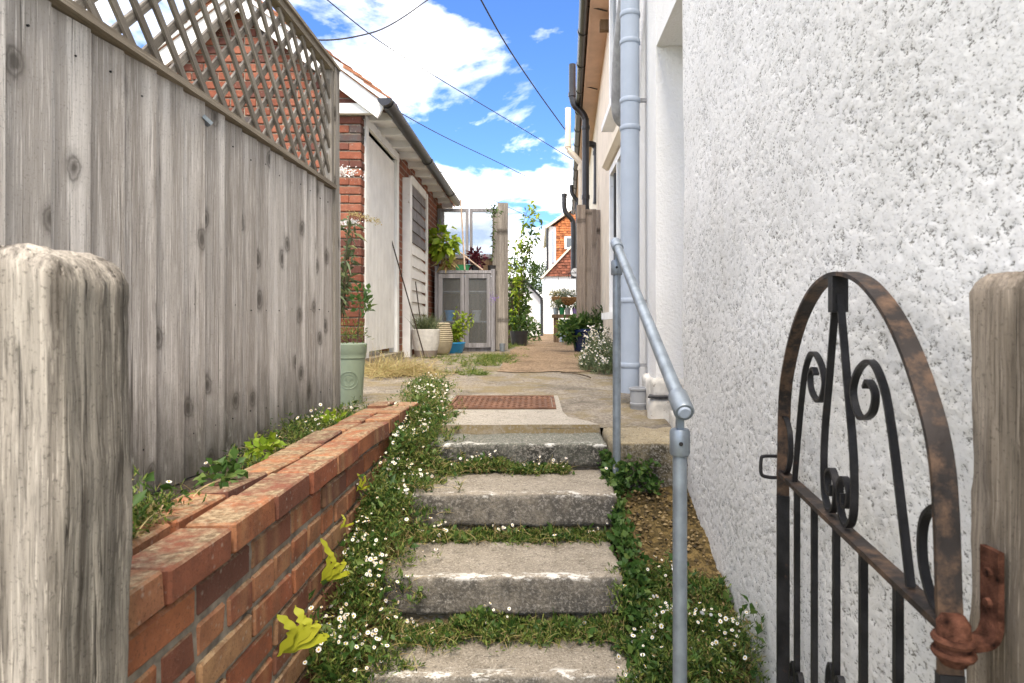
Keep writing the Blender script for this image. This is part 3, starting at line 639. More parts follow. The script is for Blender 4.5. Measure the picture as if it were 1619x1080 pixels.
hb = MB().sweep(curve([(.533, .737, -.262), (.533, .737, -.335), (.531, .735, -.352), (.522, .731, -.364), (.505, .726, -.366), (.484, .722, -.366)], 5), (0, 1, 0), .03, .007).build('hinge_bracket', MAT['rust'], gp)
for z in (-.29, -.325): MB().tube([(.533, .737, z), (.525, .737, z)], [.007, .005], 8).build('bolt', MAT['rust'], hb)

# ================================================================== IRON GATE
ga = thing('iron_gate', (.53, 1.1, -1.25), 'black and rusty wrought iron arched gate with scrolls standing open', 'gate')
HX, HY = .475, .72; du = Vector((.1376, 1, 0)).normalized(); GN = Vector((du.y, -du.x, 0))
def gp_(u, z): p = Vector((HX, HY, 0))+du*u; return (p.x, p.y, z)
UW = .763
def gcurve(uz, n=6): return [gp_(p.x, p.y) for p in curve([(u, z, 0) for u, z in uz], n)]
arch = [(.003, -.40), (.006, -.326), (.021, -.169), (.068, -.078), (.141, 0.), (.225, .052), (.30, .077), (.3815, .086)]
arch = arch+[(UW-u, z) for u, z in arch[-2::-1]]
MB().sweep(gcurve(arch, 8), GN, .027, .007).build('arch', MAT['rustiron'], ga, True)
MB().sweep([gp_(.004, -1.25), gp_(.004, -.40)], GN, .027, .012).build('hinge_stile', MAT['iron'], ga)
MB().sweep([gp_(UW-.004, -1.25), gp_(UW-.004, -.40)], GN, .027, .012).build('latch_stile', MAT['iron'], ga)
MB().sweep([gp_(-.005, -.348), gp_(UW+.004, -.348)], GN, .026, .009).build('rail', MAT['rustiron'], ga)
MB().sweep([gp_(.0, -1.2), gp_(UW, -1.2)], GN, .026, .009).build('rail', MAT['iron'], ga)
for u in (.141, .266, .391, .518, .641): MB().sweep([gp_(u, -1.2), gp_(u, -.352)], GN, .011, .011).build('bar', MAT['iron'], ga)
sc_r = [(.103, -.342), (.131, -.2447), (.161, -.148), (.189, -.089), (.233, -.057), (.284, -.073), (.309, -.111), (.279, -.147), (.232, -.1345), (.2185, -.105), (.242, -.087), (.257, -.098)]
sc_c = [(.376, .066), (.352, -.03), (.335, -.1), (.312, -.19), (.304, -.255), (.309, -.312), (.336, -.337), (.366, -.322), (.373, -.283), (.352, -.26), (.326, -.274), (.331, -.302), (.35, -.305), (.354, -.287)]
sc_s = [(.013, -.215), (.035, -.218), (.062, -.238), (.072, -.27), (.066, -.305), (.045, -.333), (.02, -.341)]
for sc in (sc_r, sc_c, sc_s):
    for mir in (0, 1):
        MB().sweep(gcurve([(UW-u if mir else u, z) for u, z in sc], 7), GN, .011 if sc is not sc_c else .012, .0055).build('scroll', MAT['iron'], ga, True)
mb = MB(); mb.bar(gp_(.3815, .083), gp_(.3815, .02), .024, .026, GN); mb.build('collar', MAT['iron'], ga)
for u, zc in ((.391, -.60), (.641, -.73)):
    for s in (-1, 1):
        pts = [(u+s*.006, zc-.14), (u+s*.035, zc-.1), (u+s*.042, zc-.04), (u+s*.025, zc-.008), (u+s*.008, zc-.02), (u+s*.012, zc-.045), (u+s*.025, zc-.042)]
        MB().sweep(gcurve(pts, 6), GN, .011, .005).build('scroll', MAT['iron'], ga, True)
mb = MB().tube(curve([*[(gp_(UW+.004, 0)[0]-q, gp_(UW+.004, 0)[1], z) for q, z in ((.0, -.358), (.02, -.36), (.044, -.356), (.05, -.345), (.049, -.318), (.043, -.31), (.004, -.31))]], 5), .0042, 8); lt = mb.build('latch_loop', MAT['iron'], ga, True)
p = gp_(-.004, 0); mb = MB().tube([(p[0], p[1], -.385), (p[0], p[1], -.378), (p[0], p[1], -.338), (p[0], p[1], -.33)], [.013, .017, .017, .012], 14); mb.build('hinge_pin', MAT['rust'], ga, True)
for z in (-.357, -.372): MB().lathe([(.009, -.004), (.021, -.004), (.023, 0), (.021, .004), (.009, .004)], (p[0], p[1], z), 18).build('hinge_eye', MAT['rust'], ga, True)

# ================================================================== HANDRAIL
hr = thing('handrail', (.338, 2.0, -1.05), 'grey galvanised tube handrail on two posts beside the steps', 'handrail')
A = Vector((.338, 2.60, .325)); B = Vector((.338, 1.47, -.18)); dr = (A-B).normalized()
MB().tube([B-dr*.05, A+dr*.05], .0172, 20).build('rail', MAT['galv'], hr, True)
for P, zb in ((A, -.655), (B, -1.24)):
    MB().tube([(P.x, P.y, zb), (P.x, P.y, P.z-.075)], .0165, 18).build('post', MAT['galv'], hr, True)
    ft = MB().tube([(P.x, P.y, P.z-.125), (P.x, P.y, P.z-.12), (P.x, P.y, P.z-.07), (P.x, P.y, P.z-.064)], [.021, .0235, .0235, .02], 18).build('socket', MAT['galv'], hr, True)
    MB().tube([(P.x-.003, P.y-.024, P.z-.095), (P.x-.003, P.y-.0255, P.z-.095)], .005, 10).build('set_screw', MAT['iron'], ft)
    MB().bar((P.x, P.y, P.z-.066), (P.x, P.y, P.z-.014), .02, .016, (1, 0, 0)).build('swivel_lug', MAT['galv'], hr)
    MB().tube([P-dr*.05, P-dr*.045, P+dr*.022, P+dr*.027], [.0205, .0235, .0235, .0205], 20).build('collar', MAT['galv'], hr, True)
MB().tube([B-dr*.054, B-dr*.049], [.012, .0165], 16).build('end_plug', MAT['pipegrey'], hr, True)

# ================================================================== RIGHT HOUSE (pebbledash)
ho = thing('rendered_house', (.8, 2.0, -1.3), 'white pebbledash house wall with doorway recess beside the steps', 'house')
y0, y1, zb, zt_ = .60, 2.70, -1.25, 1.75; stp = .0046
ny, nz_ = int((y1-y0)/stp), int((zt_-zb)/stp)
YY, ZZ = np.meshgrid(np.linspace(y0, y1, ny), np.linspace(zb, zt_, nz_), indexing='ij'); q = np.stack([YY.ravel(), ZZ.ravel()], 1)
Q3 = np.c_[q, np.zeros(len(q))]; Q3[:, 0] += Q3[:, 1]*.35
pit = vnoise(Q3, 78)*.9+vnoise(Q3+7, 165)*.75+vnoise(Q3+3, 9)*.22+vnoise(Q3+1, 33)*.3
rel = np.clip((pit+.31)/.26, 0, 1)
edge = np.clip((y1-q[:, 0])/.02, 0, 1)
V = np.c_[.632-(rel*.0017+vnoise(Q3+5, 60)*.001)*edge+.012*(1-edge)**2+vnoise(np.c_[q, q[:, 0]], 3)*.012, q]
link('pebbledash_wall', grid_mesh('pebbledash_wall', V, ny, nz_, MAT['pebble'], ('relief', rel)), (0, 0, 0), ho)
MB().box(.648, 3.5, .601, 2.698, -1.35, 5.2).build('wall_core', MAT['roughcast'], ho)
MB().box(.66, 3.5, -1.2, .6005, -1.35, 5.2).build('side_wall', MAT['roughcast'], ho)
# doorway recess, jamb, soffit and the wall above it
def wx(y): return .63+.052*(y-3.28)
MB().box(.632, .9, 2.6985, 3.279, 1.44, 5.2).build('lintel_wall', MAT['roughcast'], ho)
MB().box(.86, .9, 2.6985, 3.279, -.40, 1.4395).build('recess_back', MAT['white'], ho)
rough_block('doorstep', .66, .86, 2.70, 3.10, -.6, -.42, MAT['flint'], ho, .03, .006, .01)
rough_block('plinth', .585, .9, 3.2, 3.30, -.62, -.375, MAT['flint'], ho, .02, .012, .02)
rough_block('plinth', .61, .9, 3.255, 3.62, -.62, -.285, MAT['flint'], ho, .02, .012, .02)
MB().prism([(.572, 3.19), (.9, 3.19), (.9, 3.3), (.6, 3.3)], 'z', -.3745, -.366).build('slate_sill', MAT['black'], ho)
# ================================================================== TERRACE
te = thing('cottage_terrace', (1.1, 10, -.4), 'white and cream rendered cottage row with black gutter and pipes', 'terrace')
def wallseg(y0, y1, z0, z1, mat, name, off=0):
    MB().prism([(wx(y0)+off, y0), (3.4, y0), (3.4, y1), (wx(y1)+off, y1)], 'z', z0, z1).build(name, mat, te)
wallseg(3.2795, 6.3, -.62, 5.2, MAT['roughcast'], 'wall')
wallseg(6.3005, 20, -.6, 3.5, MAT['cream'], 'wall', .01)
MB().prism([(wx(6.301)-.19, 6.301), (wx(6.301)+.3, 6.301), (wx(20)+.3, 20), (wx(20)-.19, 20)], 'z', 3.44, 3.47).build('soffit', MAT['pinksoffit'], te)
MB().prism([(wx(6.301)-.215, 6.301), (wx(6.301)-.191, 6.301), (wx(20)-.191, 20), (wx(20)-.215, 20)], 'z', 3.42, 3.6).build('fascia', MAT['pinksoffit'], te)
def roofpoly(ya, yb): return [(wx(ya)-.25, ya, 3.6), (wx(yb)-.25, yb, 3.6), (4.5, yb, 6.2), (4.5, ya, 6.2)]
mb = MB(); a = roofpoly(6.3, 20.1); mb.add(a+[(x, y, z-.06) for x, y, z in a], [(0, 1, 2, 3), (7, 6, 5, 4), (0, 4, 5, 1), (1, 5, 6, 2), (2, 6, 7, 3), (3, 7, 4, 0)]); mb.build('roof', MAT['tile'], te)
gu = MB().tube([(wx(6.2)-.272, 6.2, 3.5), (wx(20)-.272, 20, 3.5)], .058, 14).build('gutter', MAT['black'], te, True)
for y in np.arange(6.6, 20, .95): MB().tube([(wx(y)-.272, y, 3.5), (wx(y)-.272, y+.035, 3.5)], .066, 14).build('gutter_bracket', MAT['black'], gu)
for y in (6.9, 9.2): MB().bar((wx(y)-.272, y, 3.47), (wx(y)-.02, y, 3.41), .012, .012).build('stay', MAT['black'], gu)
MB().box(wx(7.05)-.1, wx(7.05)+.02, 6.98, 7.06, 3.25, 3.36).build('vent_cowl', MAT['brownwood'], te)
def window(y0, y1, z0, z1):
    x = wx((y0+y1)/2); s = .052
    f = MB()
    for (a, b, c, d) in ((y0, y1, z0, z0+.06), (y0, y1, z1-.06, z1), (y0, y0+.06, z0+.0605, z1-.0605), (y1-.06, y1, z0+.0605, z1-.0605), ((y0+y1)/2-.025, (y0+y1)/2+.025, z0+.0605, z1-.0605)): f.box(x-.045, x+.02, a, b, c, d)
    w = f.build('window', MAT['white'], te)
    MB().box(x-.012, x-.006, y0+.05, y1-.05, z0+.05, z1-.05).build('pane', MAT['glass'], w)
    MB().box(x-.11, x+.01, y0-.06, y1+.06, z0-.06, z0-.001).build('sill', MAT['white'], w)
    MB().prism([(x-.1, z1+.05), (x-.1, z1+.12), (x-.05, z1+.17), (x+.02, z1+.17), (x+.02, z1+.02), (x-.06, z1+.02)], 'y', y0-.1, y1+.1).build('hood_mould', MAT['cream'], w)
window(4.75, 5.85, 1.85, 3.2); window(4.75, 5.85, .1, 1.42); window(12.5, 13.4, .8, 2.0)
# big grey soil pipe
sp_ = thing('soil_pipe', (.56, 3.68, -.5), 'tall blue grey plastic soil pipe with collars on the white wall', 'pipe')
PX, PY = .556, 3.68
MB().tube([(PX, PY, -.40), (PX, PY, 2.6)], .0545, 28).build('pipe', MAT['pipegrey'], sp_, True)
for z in (1.62, 1.78, 1.12, 1.28, .12, -.255): MB().tube([(PX, PY, z), (PX, PY, z+.004), (PX, PY, z+.026), (PX, PY, z+.03)], [.056, .0595, .0595, .056], 28).build('collar', MAT['pipegrey'], sp_, True)
for z in (.13, 1.3, -.24): MB().bar((PX+.05, PY, z), (.66, PY, z), .02, .02).build('wall_clip', MAT['zinc'], sp_)
MB().tube(curve([(PX-.01, PY+.03, 1.95), (PX-.02, 3.9, 1.72), (PX-.015, 4.05, 1.48), (PX+.0, 4.12, 1.37), (.60, 4.16, 1.33), (.70, 4.18, 1.33)], 6), .05, 22).build('branch_pipe', MAT['zinc'], sp_, True)
MB().tube([(.535, 4.2, -.4), (.535, 4.2, 1.0)], .008, 8).build('cable', MAT['wire'], sp_)
t = thing('gully_pot', (.578, 3.5, -.49), 'small grey ribbed pot at the foot of the grey soil pipe', 'pot')
MB().lathe([(.0, .0), (.046, .0), (.048, .03), (.05, .033), (.05, .045), (.047, .048), (.05, .115), (.056, .118), (.056, .128), (.05, .13), (.046, .128), (.044, .09), (0, .09)], (.578, 3.5, -.482), 26).build('pot', MAT['greypot'], t, True)
def pipe(label, pts, r, mat, collars=(), name='drain_pipe', cat='pipe'):
    t = thing(name, pts[-1], label, cat); MB().tube(curve(pts, 6), r, 14).build('pipe', MAT[mat], t, True)
    for i in collars: MB().tube([(pts[i][0], pts[i][1], pts[i][2]-.03), (pts[i][0], pts[i][1], pts[i][2]+.03)], r*1.2, 14).build('collar', MAT[mat], t, True)
    return t
pipe('black vent stack bending round the gutter of the cream cottage', [(.60, 10, 4.1), (.60, 10, 3.62), (.605, 10, 3.55), (.64, 10, 3.45), (.73, 10, 3.36), (.80, 10, 3.25), (.81, 10, 3.1), (.81, 10, 2.0), (.82, 10, 1.8), (.9, 10, 1.7)], .055, 'black', (1, 6, 7))
pipe('short black waste pipe with elbow above the timber screen', [(.82, 10.3, 2.9), (.90, 10.3, 2.93), (.98, 10.3, 2.9), (1.01, 10.3, 2.78), (1.01, 10.3, 2.1), (1.0, 10.3, 1.95)], .05, 'black', (3,))
pipe('cream flue pipe with angled offset by the gutter', [(.585, 11, 3.75), (.585, 11, 3.1), (.60, 11, 3.02), (.78, 11, 2.82), (.81, 11, 2.7), (.81, 11, 1.5)], .05, 'cream', (1, 4))
pipe('thin cream overflow pipe on the cottage wall', [(.98, 9.4, 2.45), (.965, 9.4, 2.0), (.95, 9.4, 1.5)], .03, 'cream')
pipe('small black swan neck gutter outlet at the far eaves', [(.66, 14, 2.85), (.66, 14, 2.6), (.70, 14, 2.45), (.83, 14, 2.3), (.86, 14, 2.1), (.86, 14, 1.0)], .055, 'black', (0,))
pipe('black downpipe at the far end of the terrace', [(.90, 15.5, 3.4), (.92, 15.5, 3.2), (1.05, 15.5, 3.0), (1.06, 15.5, 2.8), (1.06, 15.5, -.3)], .05, 'black', (3,))
# timber screen
ts = thing('timber_screen', (.75, 9, -.38), 'pale brown tall timber board screen beside the blue pot', 'screen')
for i, (a, b, z) in enumerate([(.6, .72, 1.68), (.724, .815, 1.63), (.818, .88, 1.63), (.883, .95, 1.62)]):
    w, h = (b-a), (z+.4)
    link('post' if i == 0 else 'board', MB().box(-w/2, w/2, -.05 if i == 0 else -.012, .05 if i == 0 else .012, -h/2, h/2).mesh('board', MAT['panelwood']), ((a+b)/2, 9.0 if i else 8.98, z-h/2), ts)
MB().box(.722, .97, 9.02, 9.06, 1.2, 1.28).build('rail', MAT['panelwood'], ts)

# ================================================================== BRICK SHED
sh = thing('brick_shed', (-2.4, 7.5, -.4), 'old red brick shed with white door, clay tiles and black gutter', 'shed')
SX = lambda y: -1.48+.012*(y-5.4); GY = 5.4
SB = brick_variants(.215, .102, .065, 5, 'sbrick'); SH = brick_variants(.102, .215, .065, 4, 'sbrick')
row = 0; z = -.36; nb = 0
while z < 2.75:
    lim = -2.5+ (2.78-z)/.75 if z > 1.75 else -1.48
    lim = min(lim, -1.48); lft = -5.0+2.5*1-(lim+1.48) if z > 1.75 else -3.5
    lft = max(-3.5, -2.5-(lim+2.5)); x = -1.48-(0 if row % 2 == 0 else .105)
    if row % 2 and lim >= -1.485:
        o = link('brick', random.choice(SB), (-1.48-.051, GY+.1075, z), sh)
    x0 = -1.48-(.105 if row % 2 else 0)
    while x0-.215 > (lft if z > .95 else -1.95):
        if x0 <= lim+.01:
            o = link('brick', random.choice(SB), (x0-.1075, GY+.051, z), sh); o.rotation_euler = (0, 0, math.pi/2); nb += 1
        x0 -= .225
    z += .075; row += 1
MB().prism([(-3.55, -.45), (-1.492, -.45), (-1.492, 1.9), (-2.5, 2.72), (-3.55, 1.9)], 'y', GY+.012, GY+.2).build('mortar', MAT['mortar'], sh)
# side wall as courses of brick seen almost edge-on
b = NB('side_brickwork'); bt = b.n('ShaderNodeTexBrick'); cv = b.n('ShaderNodeCombineXYZ'); s3 = b.sep(b.pos()); b.put(cv.inputs[0], s3[1]); b.put(cv.inputs[1], s3[2]); b.put(bt.inputs['Vector'], cv.outputs[0])
bt.inputs['Scale'].default_value = 1; bt.inputs['Brick Width'].default_value = .225; bt.inputs['Row Height'].default_value = .075; bt.inputs['Mortar Size'].default_value = .006
b.put(bt.inputs['Color1'], (.3, .1, .055)); b.put(bt.inputs['Color2'], (.17, .065, .045)); b.put(bt.inputs['Mortar'], (.34, .3, .25)); b.bump(b.math('SUBTRACT', 1., bt.outputs['Fac']), .8, .006)
MAT['sidebrick'] = b.fin(b.mix(b.ramp(b.noise(b.pos(), 8, 5), [(.4, .4), (.6, 0.)]), bt.outputs['Color'], (.09, .05, .035)), .9, 0, .2)
def sidewall(ya, yb, za, zb_, name='side_wall', off=0, mat='sidebrick', th=.2):
    MB().prism([(SX(ya)+off, ya), (SX(ya)-th, ya), (SX(yb)-th, yb), (SX(yb)+off, yb)], 'z', za, zb_).build(name, MAT[mat], sh)
sidewall(6.80, 7.03, -.45, 1.85); sidewall(7.0305, 10.0, -.45, 1.85); sidewall(5.61, 6.7995, 1.74, 1.85, 'side_wall', -.02, 'white')
# door and frame
sidewall(5.512, 5.60, -.30, 1.739, 'door_frame', .012, 'white', .08); sidewall(6.72, 6.80, -.30, 1.739, 'door_frame', .008, 'white', .08)
sidewall(5.512, 6.80, 1.74, 1.82, 'door_head', .012, 'white', .08)
dr_ = thing('shed_door', (-1.5, 6.0, -.28), 'white painted plank door of the brick shed with scuffed foot', 'door')
yy = 5.605
while yy < 6.70:
    e = min(yy+.122, 6.715)
    MB().prism([(SX(yy)-.02, yy), (SX(yy)-.05, yy), (SX(e)-.05, e-.006), (SX(e)-.02, e-.006)], 'z', -.25, 1.70).build('plank', MAT['white'], dr_); yy += .122
sidewall(5.512, 6.80, -.45, -.301, 'threshold', .06, 'apron', .1)
# white boxed downpipe casing
MB().box(-1.49, -1.375, 7.0, 7.1, -.38, 1.62).build('pipe_casing', MAT['white'], sh)
# louvred / boarded opening
fr = MB(); 
fr.box(SX(7.4)-.02, SX(7.4)+.022, 7.34, 7.42, -.3, 1.72); fr.box(SX(8.4)-.02, SX(8.4)+.024, 8.36, 8.45, -.3, 1.72); fr.box(SX(7.9)-.02, SX(7.9)+.02, 7.4205, 8.3595, 1.64, 1.74)
fr.build('window_frame', MAT['white'], sh)
z = -.3
while z < 1.6:
    louv = z > .95
    MB().prism([(SX(7.9)+.0, z), (SX(7.9)+.016, z), (SX(7.9)+.002, z+.135), (SX(7.9)-.01, z+.135)], 'y', 7.42, 8.36).build('louvre' if louv else 'weatherboard', MAT['greywood' if louv else 'white'], sh); z += .14
# roof: tiles, verge, rafters, gutter
RXe, RZe, RXr, RZr = -1.26, 1.90, -2.5, 2.83
L = math.hypot(RXr-RXe, RZr-RZe); ux, uz = (RXr-RXe)/L, (RZr-RZe)/L; ang = math.atan2(uz, -ux)
for sgn in (1, -1):
    mb = MB(); X = lambda x: x if sgn > 0 else 2*RXr-x
    mb.prism([(X(RXe), RZe), (X(RXr), RZr), (X(RXr), RZr-.05), (X(RXe), RZe-.05)], 'y', GY-.1, 10.1); mb.build('roof', MAT['tile'], sh)
tv = []
for k in range(4):
    mb = MB(); 
    mb.box(-.135, .135, -.08, .08, -.007, .007); me = mb.mesh('tile', MAT['tile'])
    for v in me.vertices: v.co += Vector([random.uniform(-.004, .004) for _ in range(3)]); v.co.z += -.006*((v.co.y/.08)**2)
    tv.append(me)
for sgn in (1, -1):
    for r in range(14):
        s = .06+r*.105
        for cidx in range(3):
            x, z = RXe+ux*s, RZe+uz*s
            if sgn < 0: x = 2*RXr-x
            o = link('tile', random.choice(tv), (x, GY-.12+.08+cidx*.168+random.uniform(-.012, .012), z+.024), sh); o.rotation_euler = (random.uniform(-.02, .02), sgn*(ang-.09)+random.uniform(-.03, .03), 0)
    X = lambda x: x if sgn > 0 else 2*RXr-x
    MB().prism([(X(RXe+.02), RZe-.03), (X(RXr), RZr-.03), (X(RXr), RZr-.20), (X(RXe-.06), RZe-.17)], 'y', GY-.09, GY-.06).build('bargeboard', MAT['white'], sh)
    MB().prism([(X(RXe+.03), RZe-.005), (X(RXr), RZr-.005), (X(RXr), RZr-.05), (X(RXe+.02), RZe-.05)], 'y', GY-.115, GY-.0905).build('verge_trim', MAT['white'], sh)
MB().box(-1.72, -1.31, GY-.055, GY-.003, 1.78, 1.865).build('eaves_box', MAT['white'], sh)
for y in np.arange(5.6, 9.9, .42):
    MB().prism([(-1.52, 1.80), (-1.27, 1.80), (-1.27, 1.86), (-1.52, 1.9)], 'y', y, y+.07).build('rafter_end', MAT['white'], sh)
MB().prism([(SX(5.4)-.1, 5.62), (-1.285, 5.62), (-1.27, 10), (SX(10)-.1, 10)], 'z', 1.867, 1.875).build('eaves_board', MAT['white'], sh)
def gut(y): return -1.245+.012*(y-5.3)
n = 14; pr = [(math.cos(math.pi+math.pi*k/n)*.058, math.sin(math.pi+math.pi*k/n)*.058) for k in range(n+1)]
mb = MB(); 
for ring, yv in ((0, 5.26), (1, 9.8)):
    pass
Vg = []; 
for yv in (5.26, 9.8):
    Vg += [(gut(yv)+p, yv, 1.875+q_) for p, q_ in pr]+[(gut(yv)+p*.93, yv, 1.875+q_*.93) for p, q_ in pr[::-1]]
m_ = 2*(n+1); mb.add(Vg, [(k, (k+1) % m_, m_+(k+1) % m_, m_+k) for k in range(m_)]+[tuple(range(m_))])
go = mb.build('gutter', MAT['black'], sh, True)
MB().prism([(gut(5.26)+p*1.03, 1.875+q_*1.03) for p, q_ in pr], 'y', 5.25, 5.262).build('stop_end', MAT['black'], go)
for y in (5.32, 7.2, 9.0): 
    MB().prism([(gut(y)+p*1.13, 1.875+q_*1.13) for p, q_ in pr]+[(gut(y)+p*1.02, 1.875+q_*1.02) for p, q_ in pr[::-1]], 'y', y, y+.06).build('gutter_union', MAT['black'], go)
MB().box(SX(9.4)-.05, SX(9.4)+.06, 9.3, 9.38, -.4, 1.75).build('corner_post', MAT['brownwood'], sh)

# ================================================================== COLD FRAME CABINET
cf = thing('cold_frame_cabinet', (-.9, 9.0, -.385), 'grey wooden cold frame cabinet with cloudy glazed doors against the shed', 'cold frame')
cx0, cx1, cy0, cy1, cz = -1.38, -.55, 8.75, 9.25, -.385
MB().box(cx0, cx0+.05, cy0, cy1, cz, .80).build('side_panel', MAT['greywood'], cf); MB().box(cx1-.05, cx1, cy0, cy1, cz, .76).build('side_panel', MAT['greywood'], cf)
MB().box(cx0+.051, cx1-.051, cy0+.02, cy1, cz, cz+.05).build('base', MAT['greywood'], cf); MB().box(cx0+.051, cx1-.051, cy0-.01, cy1, .70, .74).build('top_shelf', MAT['greywood'], cf)
for z in (.02, .44): MB().box(cx0+.051, cx1-.051, cy0+.06, cy1-.02, z, z+.02).build('shelf', MAT['greywood'], cf)
MB().box(cx0+.051, cx1-.051, cy1-.02, cy1-.01, cz+.051, .69).build('back_panel', MAT['brownwood'], cf)
for a, b_ in ((cx0+.055, (cx0+cx1)/2-.003), ((cx0+cx1)/2+.003, cx1-.055)):
    f = MB(); f.box(a, a+.055, cy0-.02, cy0+.01, cz+.06, .69); f.box(b_-.055, b_, cy0-.02, cy0+.01, cz+.06, .69); f.box(a+.0555, b_-.0555, cy0-.02, cy0+.01, .63, .69); f.box(a+.0555, b_-.0555, cy0-.02, cy0+.01, cz+.06, cz+.12)
    d = f.build('door', MAT['greywood'], cf); MB().box(a+.05, b_-.05, cy0-.006, cy0-.001, cz+.115, .635).build('pane', MAT['polyclear'], d)
    kx = b_-.028 if a < -1 else a+.028
    MB().tube([(kx, cy0-.02, .02), (kx, cy0-.045, .02)], [.008, .014], 10).build('knob', MAT['black'], d)
for x, z, mt, lb in ((-1.2, .041, 'brightblue', 'blue pot on the lower shelf inside the cold frame'), (-1.03, .041, 'terracotta', 'terracotta pot on the lower shelf inside the cold frame'), (-.82, .041, 'greypot', 'grey pot on the lower shelf inside the cold frame'), (-1.12, -.334, 'terracotta', 'terracotta pot on the floor of the cold frame')):
    t = thing('flower_pot', (x, 8.95, z), lb, 'pot'); MB().lathe([(0, 0), (.05, 0), (.065, .12), (.072, .122), (.072, .15), (.06, .15), (.05, .1), (0, .1)], (x, 8.95, z), 16).build('pot', MAT[mt], t, True)
# upper glazed lights behind the cabinet and its tall post
lg = thing('glazed_screen', (-.9, 9.28, .74), 'grey framed cloudy glass lights standing above the cold frame', 'screen')
for a, b_ in ((-1.42, -.965), (-.955, -.50)):
    f = MB(); f.box(a, a+.045, 9.27, 9.31, .74, 1.69); f.box(b_-.045, b_, 9.27, 9.31, .74, 1.69); f.box(a+.0455, b_-.0455, 9.27, 9.31, 1.645, 1.69); f.box(a+.0455, b_-.0455, 9.27, 9.31, .96, 1.02); f.box(a+.0455, b_-.0455, 9.27, 9.31, .74, .78)
    d = f.build('light_frame', MAT['greywood'], lg); MB().box(a+.04, b_-.04, 9.285, 9.291, 1.01, 1.65).build('pane', MAT['poly'], d); MB().box(a+.04, b_-.04, 9.283, 9.293, .77, .97).build('board', MAT['brownwood'], d)
t = thing('screen_post', (-.43, 9.1, -.385), 'tall grey timber post at the end of the cold frame', 'post')
link('post', MB().box(-.075, .075, -.06, .06, -1.05, 1.05).mesh('post', MAT['lattice_z']), (-.455, 9.1, .68), t)
link('board', MB().box(-.035, .035, -.02, .02, -1.0, 1.0).mesh('board', MAT['lattice_z']), (-.565, 9.05, .63), t)
MB().lathe([(0, 0), (.035, 0), (.042, .11), (.039, .11), (.033, .02), (0, .02)], (-.45, 8.85, -.385), 16).build('metal_tin', MAT['galv'], t, True)

# ================================================================== POTS AND PLANTS
def pot(parent, prof, c, mat, name='pot', soil=None, n=32):
    o = MB().lathe(prof, c, n).build(name, MAT[mat], parent, True)
    if soil: MB().lathe([(soil[0], soil[1]), (0.0005, soil[1]+.008)], c, 24).build('soil', MAT['soil'], parent)
    return o
def stems(parent, segs, r, mat='stem', name='stems'):
    mb = MB()
    for s in segs: mb.tube(s, [r*(1-.6*i/(len(s)-1)) for i in range(len(s))], 5)
    return mb.build(name, MAT[mat], parent)
def foliage(parent, groups, mats, name='foliage'):
    return tris_object(name, groups, [MAT[m] for m in mats], parent)
def sprig(p0, p1, n, L, Wd, spread=.6):
    """leaves along a stem"""
    t = RNG.uniform(.15, 1.05, n)[:, None]; P = np.array(p0)*(1-t)+np.array(p1)*t; D = RNG.normal(size=(n, 3))*spread; D[:, 2] += .25; 
    return leafgeo(P, unit(D), L*RNG.uniform(.6, 1.2, n), Wd*RNG.uniform(.7, 1.2, n), .2, .25)
# sage pot with emblem
c = (-1.083, 3.68, -.472); t = thing('potted_plant', c, 'sage green round pot with embossed tree emblem and leafy stem', 'potted plant')
pot(t, [(0, 0), (.076, 0), (.08, .01), (.094, .27), (.1, .275), (.101, .30), (.104, .305), (.106, .355), (.1, .36), (.094, .35), (.092, .3), (0, .3)], c, 'sage', soil=(.092, .335))
em = MB(); ec = Vector((c[0]+.066, c[1]-.1, c[2]+.155)); en = Vector((.3, -.95, -.06)).normalized(); ex = Vector((0, 0, 1)).cross(en).normalized(); ey = en.cross(ex); ec = Vector((c[0], c[1], c[2]+.155))+en*.0885
ring = lambda r, m=28: [tuple(ec+ex*math.cos(2*math.pi*k/m)*r+ey*math.sin(2*math.pi*k/m)*r-en*(r*math.cos(2*math.pi*k/m))**2*5) for k in range(m+1)]
em.tube(ring(.05), .0022, 6); em.tube(ring(.034), .0016, 6)
for k in range(7):
    a = math.radians(20+k*23.3); q_ = [tuple(ec-ey*.012), tuple(ec+ex*math.cos(a)*.014+ey*math.sin(a)*.012), tuple(ec+ex*math.cos(a)*.026+ey*(math.sin(a)*.024))]
    em.tube(q_, .0014, 5)
em.tube([tuple(ec-ey*.03), tuple(ec)], .0022, 6)
for k in range(26):
    a = 2*math.pi*k/26; p_ = ec+ex*math.cos(a)*.042+ey*math.sin(a)*.042-en*(.042*math.cos(a))**2*5; em.tube([tuple(p_-ey*.004), tuple(p_+ey*.004)], .0013, 5)
em.build('emblem', MAT['sage'], t)
stems(t, [[(c[0]+.05, c[1], c[2]+.33), (c[0]+.06, c[1], c[2]+.48), (c[0]+.075, c[1]-.01, c[2]+.62)]], .006, 'bark')
V1 = bush((c[0]+.08, c[1], c[2]+.6), (.06, .06, .09), 60, .05, .026); V2 = bush((c[0]+.02, c[1], c[2]+.4), (.1, .09, .1), 300, .03, .006, .9)
foliage(t, [(V1[0], V1[1:], 0), (V2[0], V2[1:], 1)], ['ivy', 'grass'])
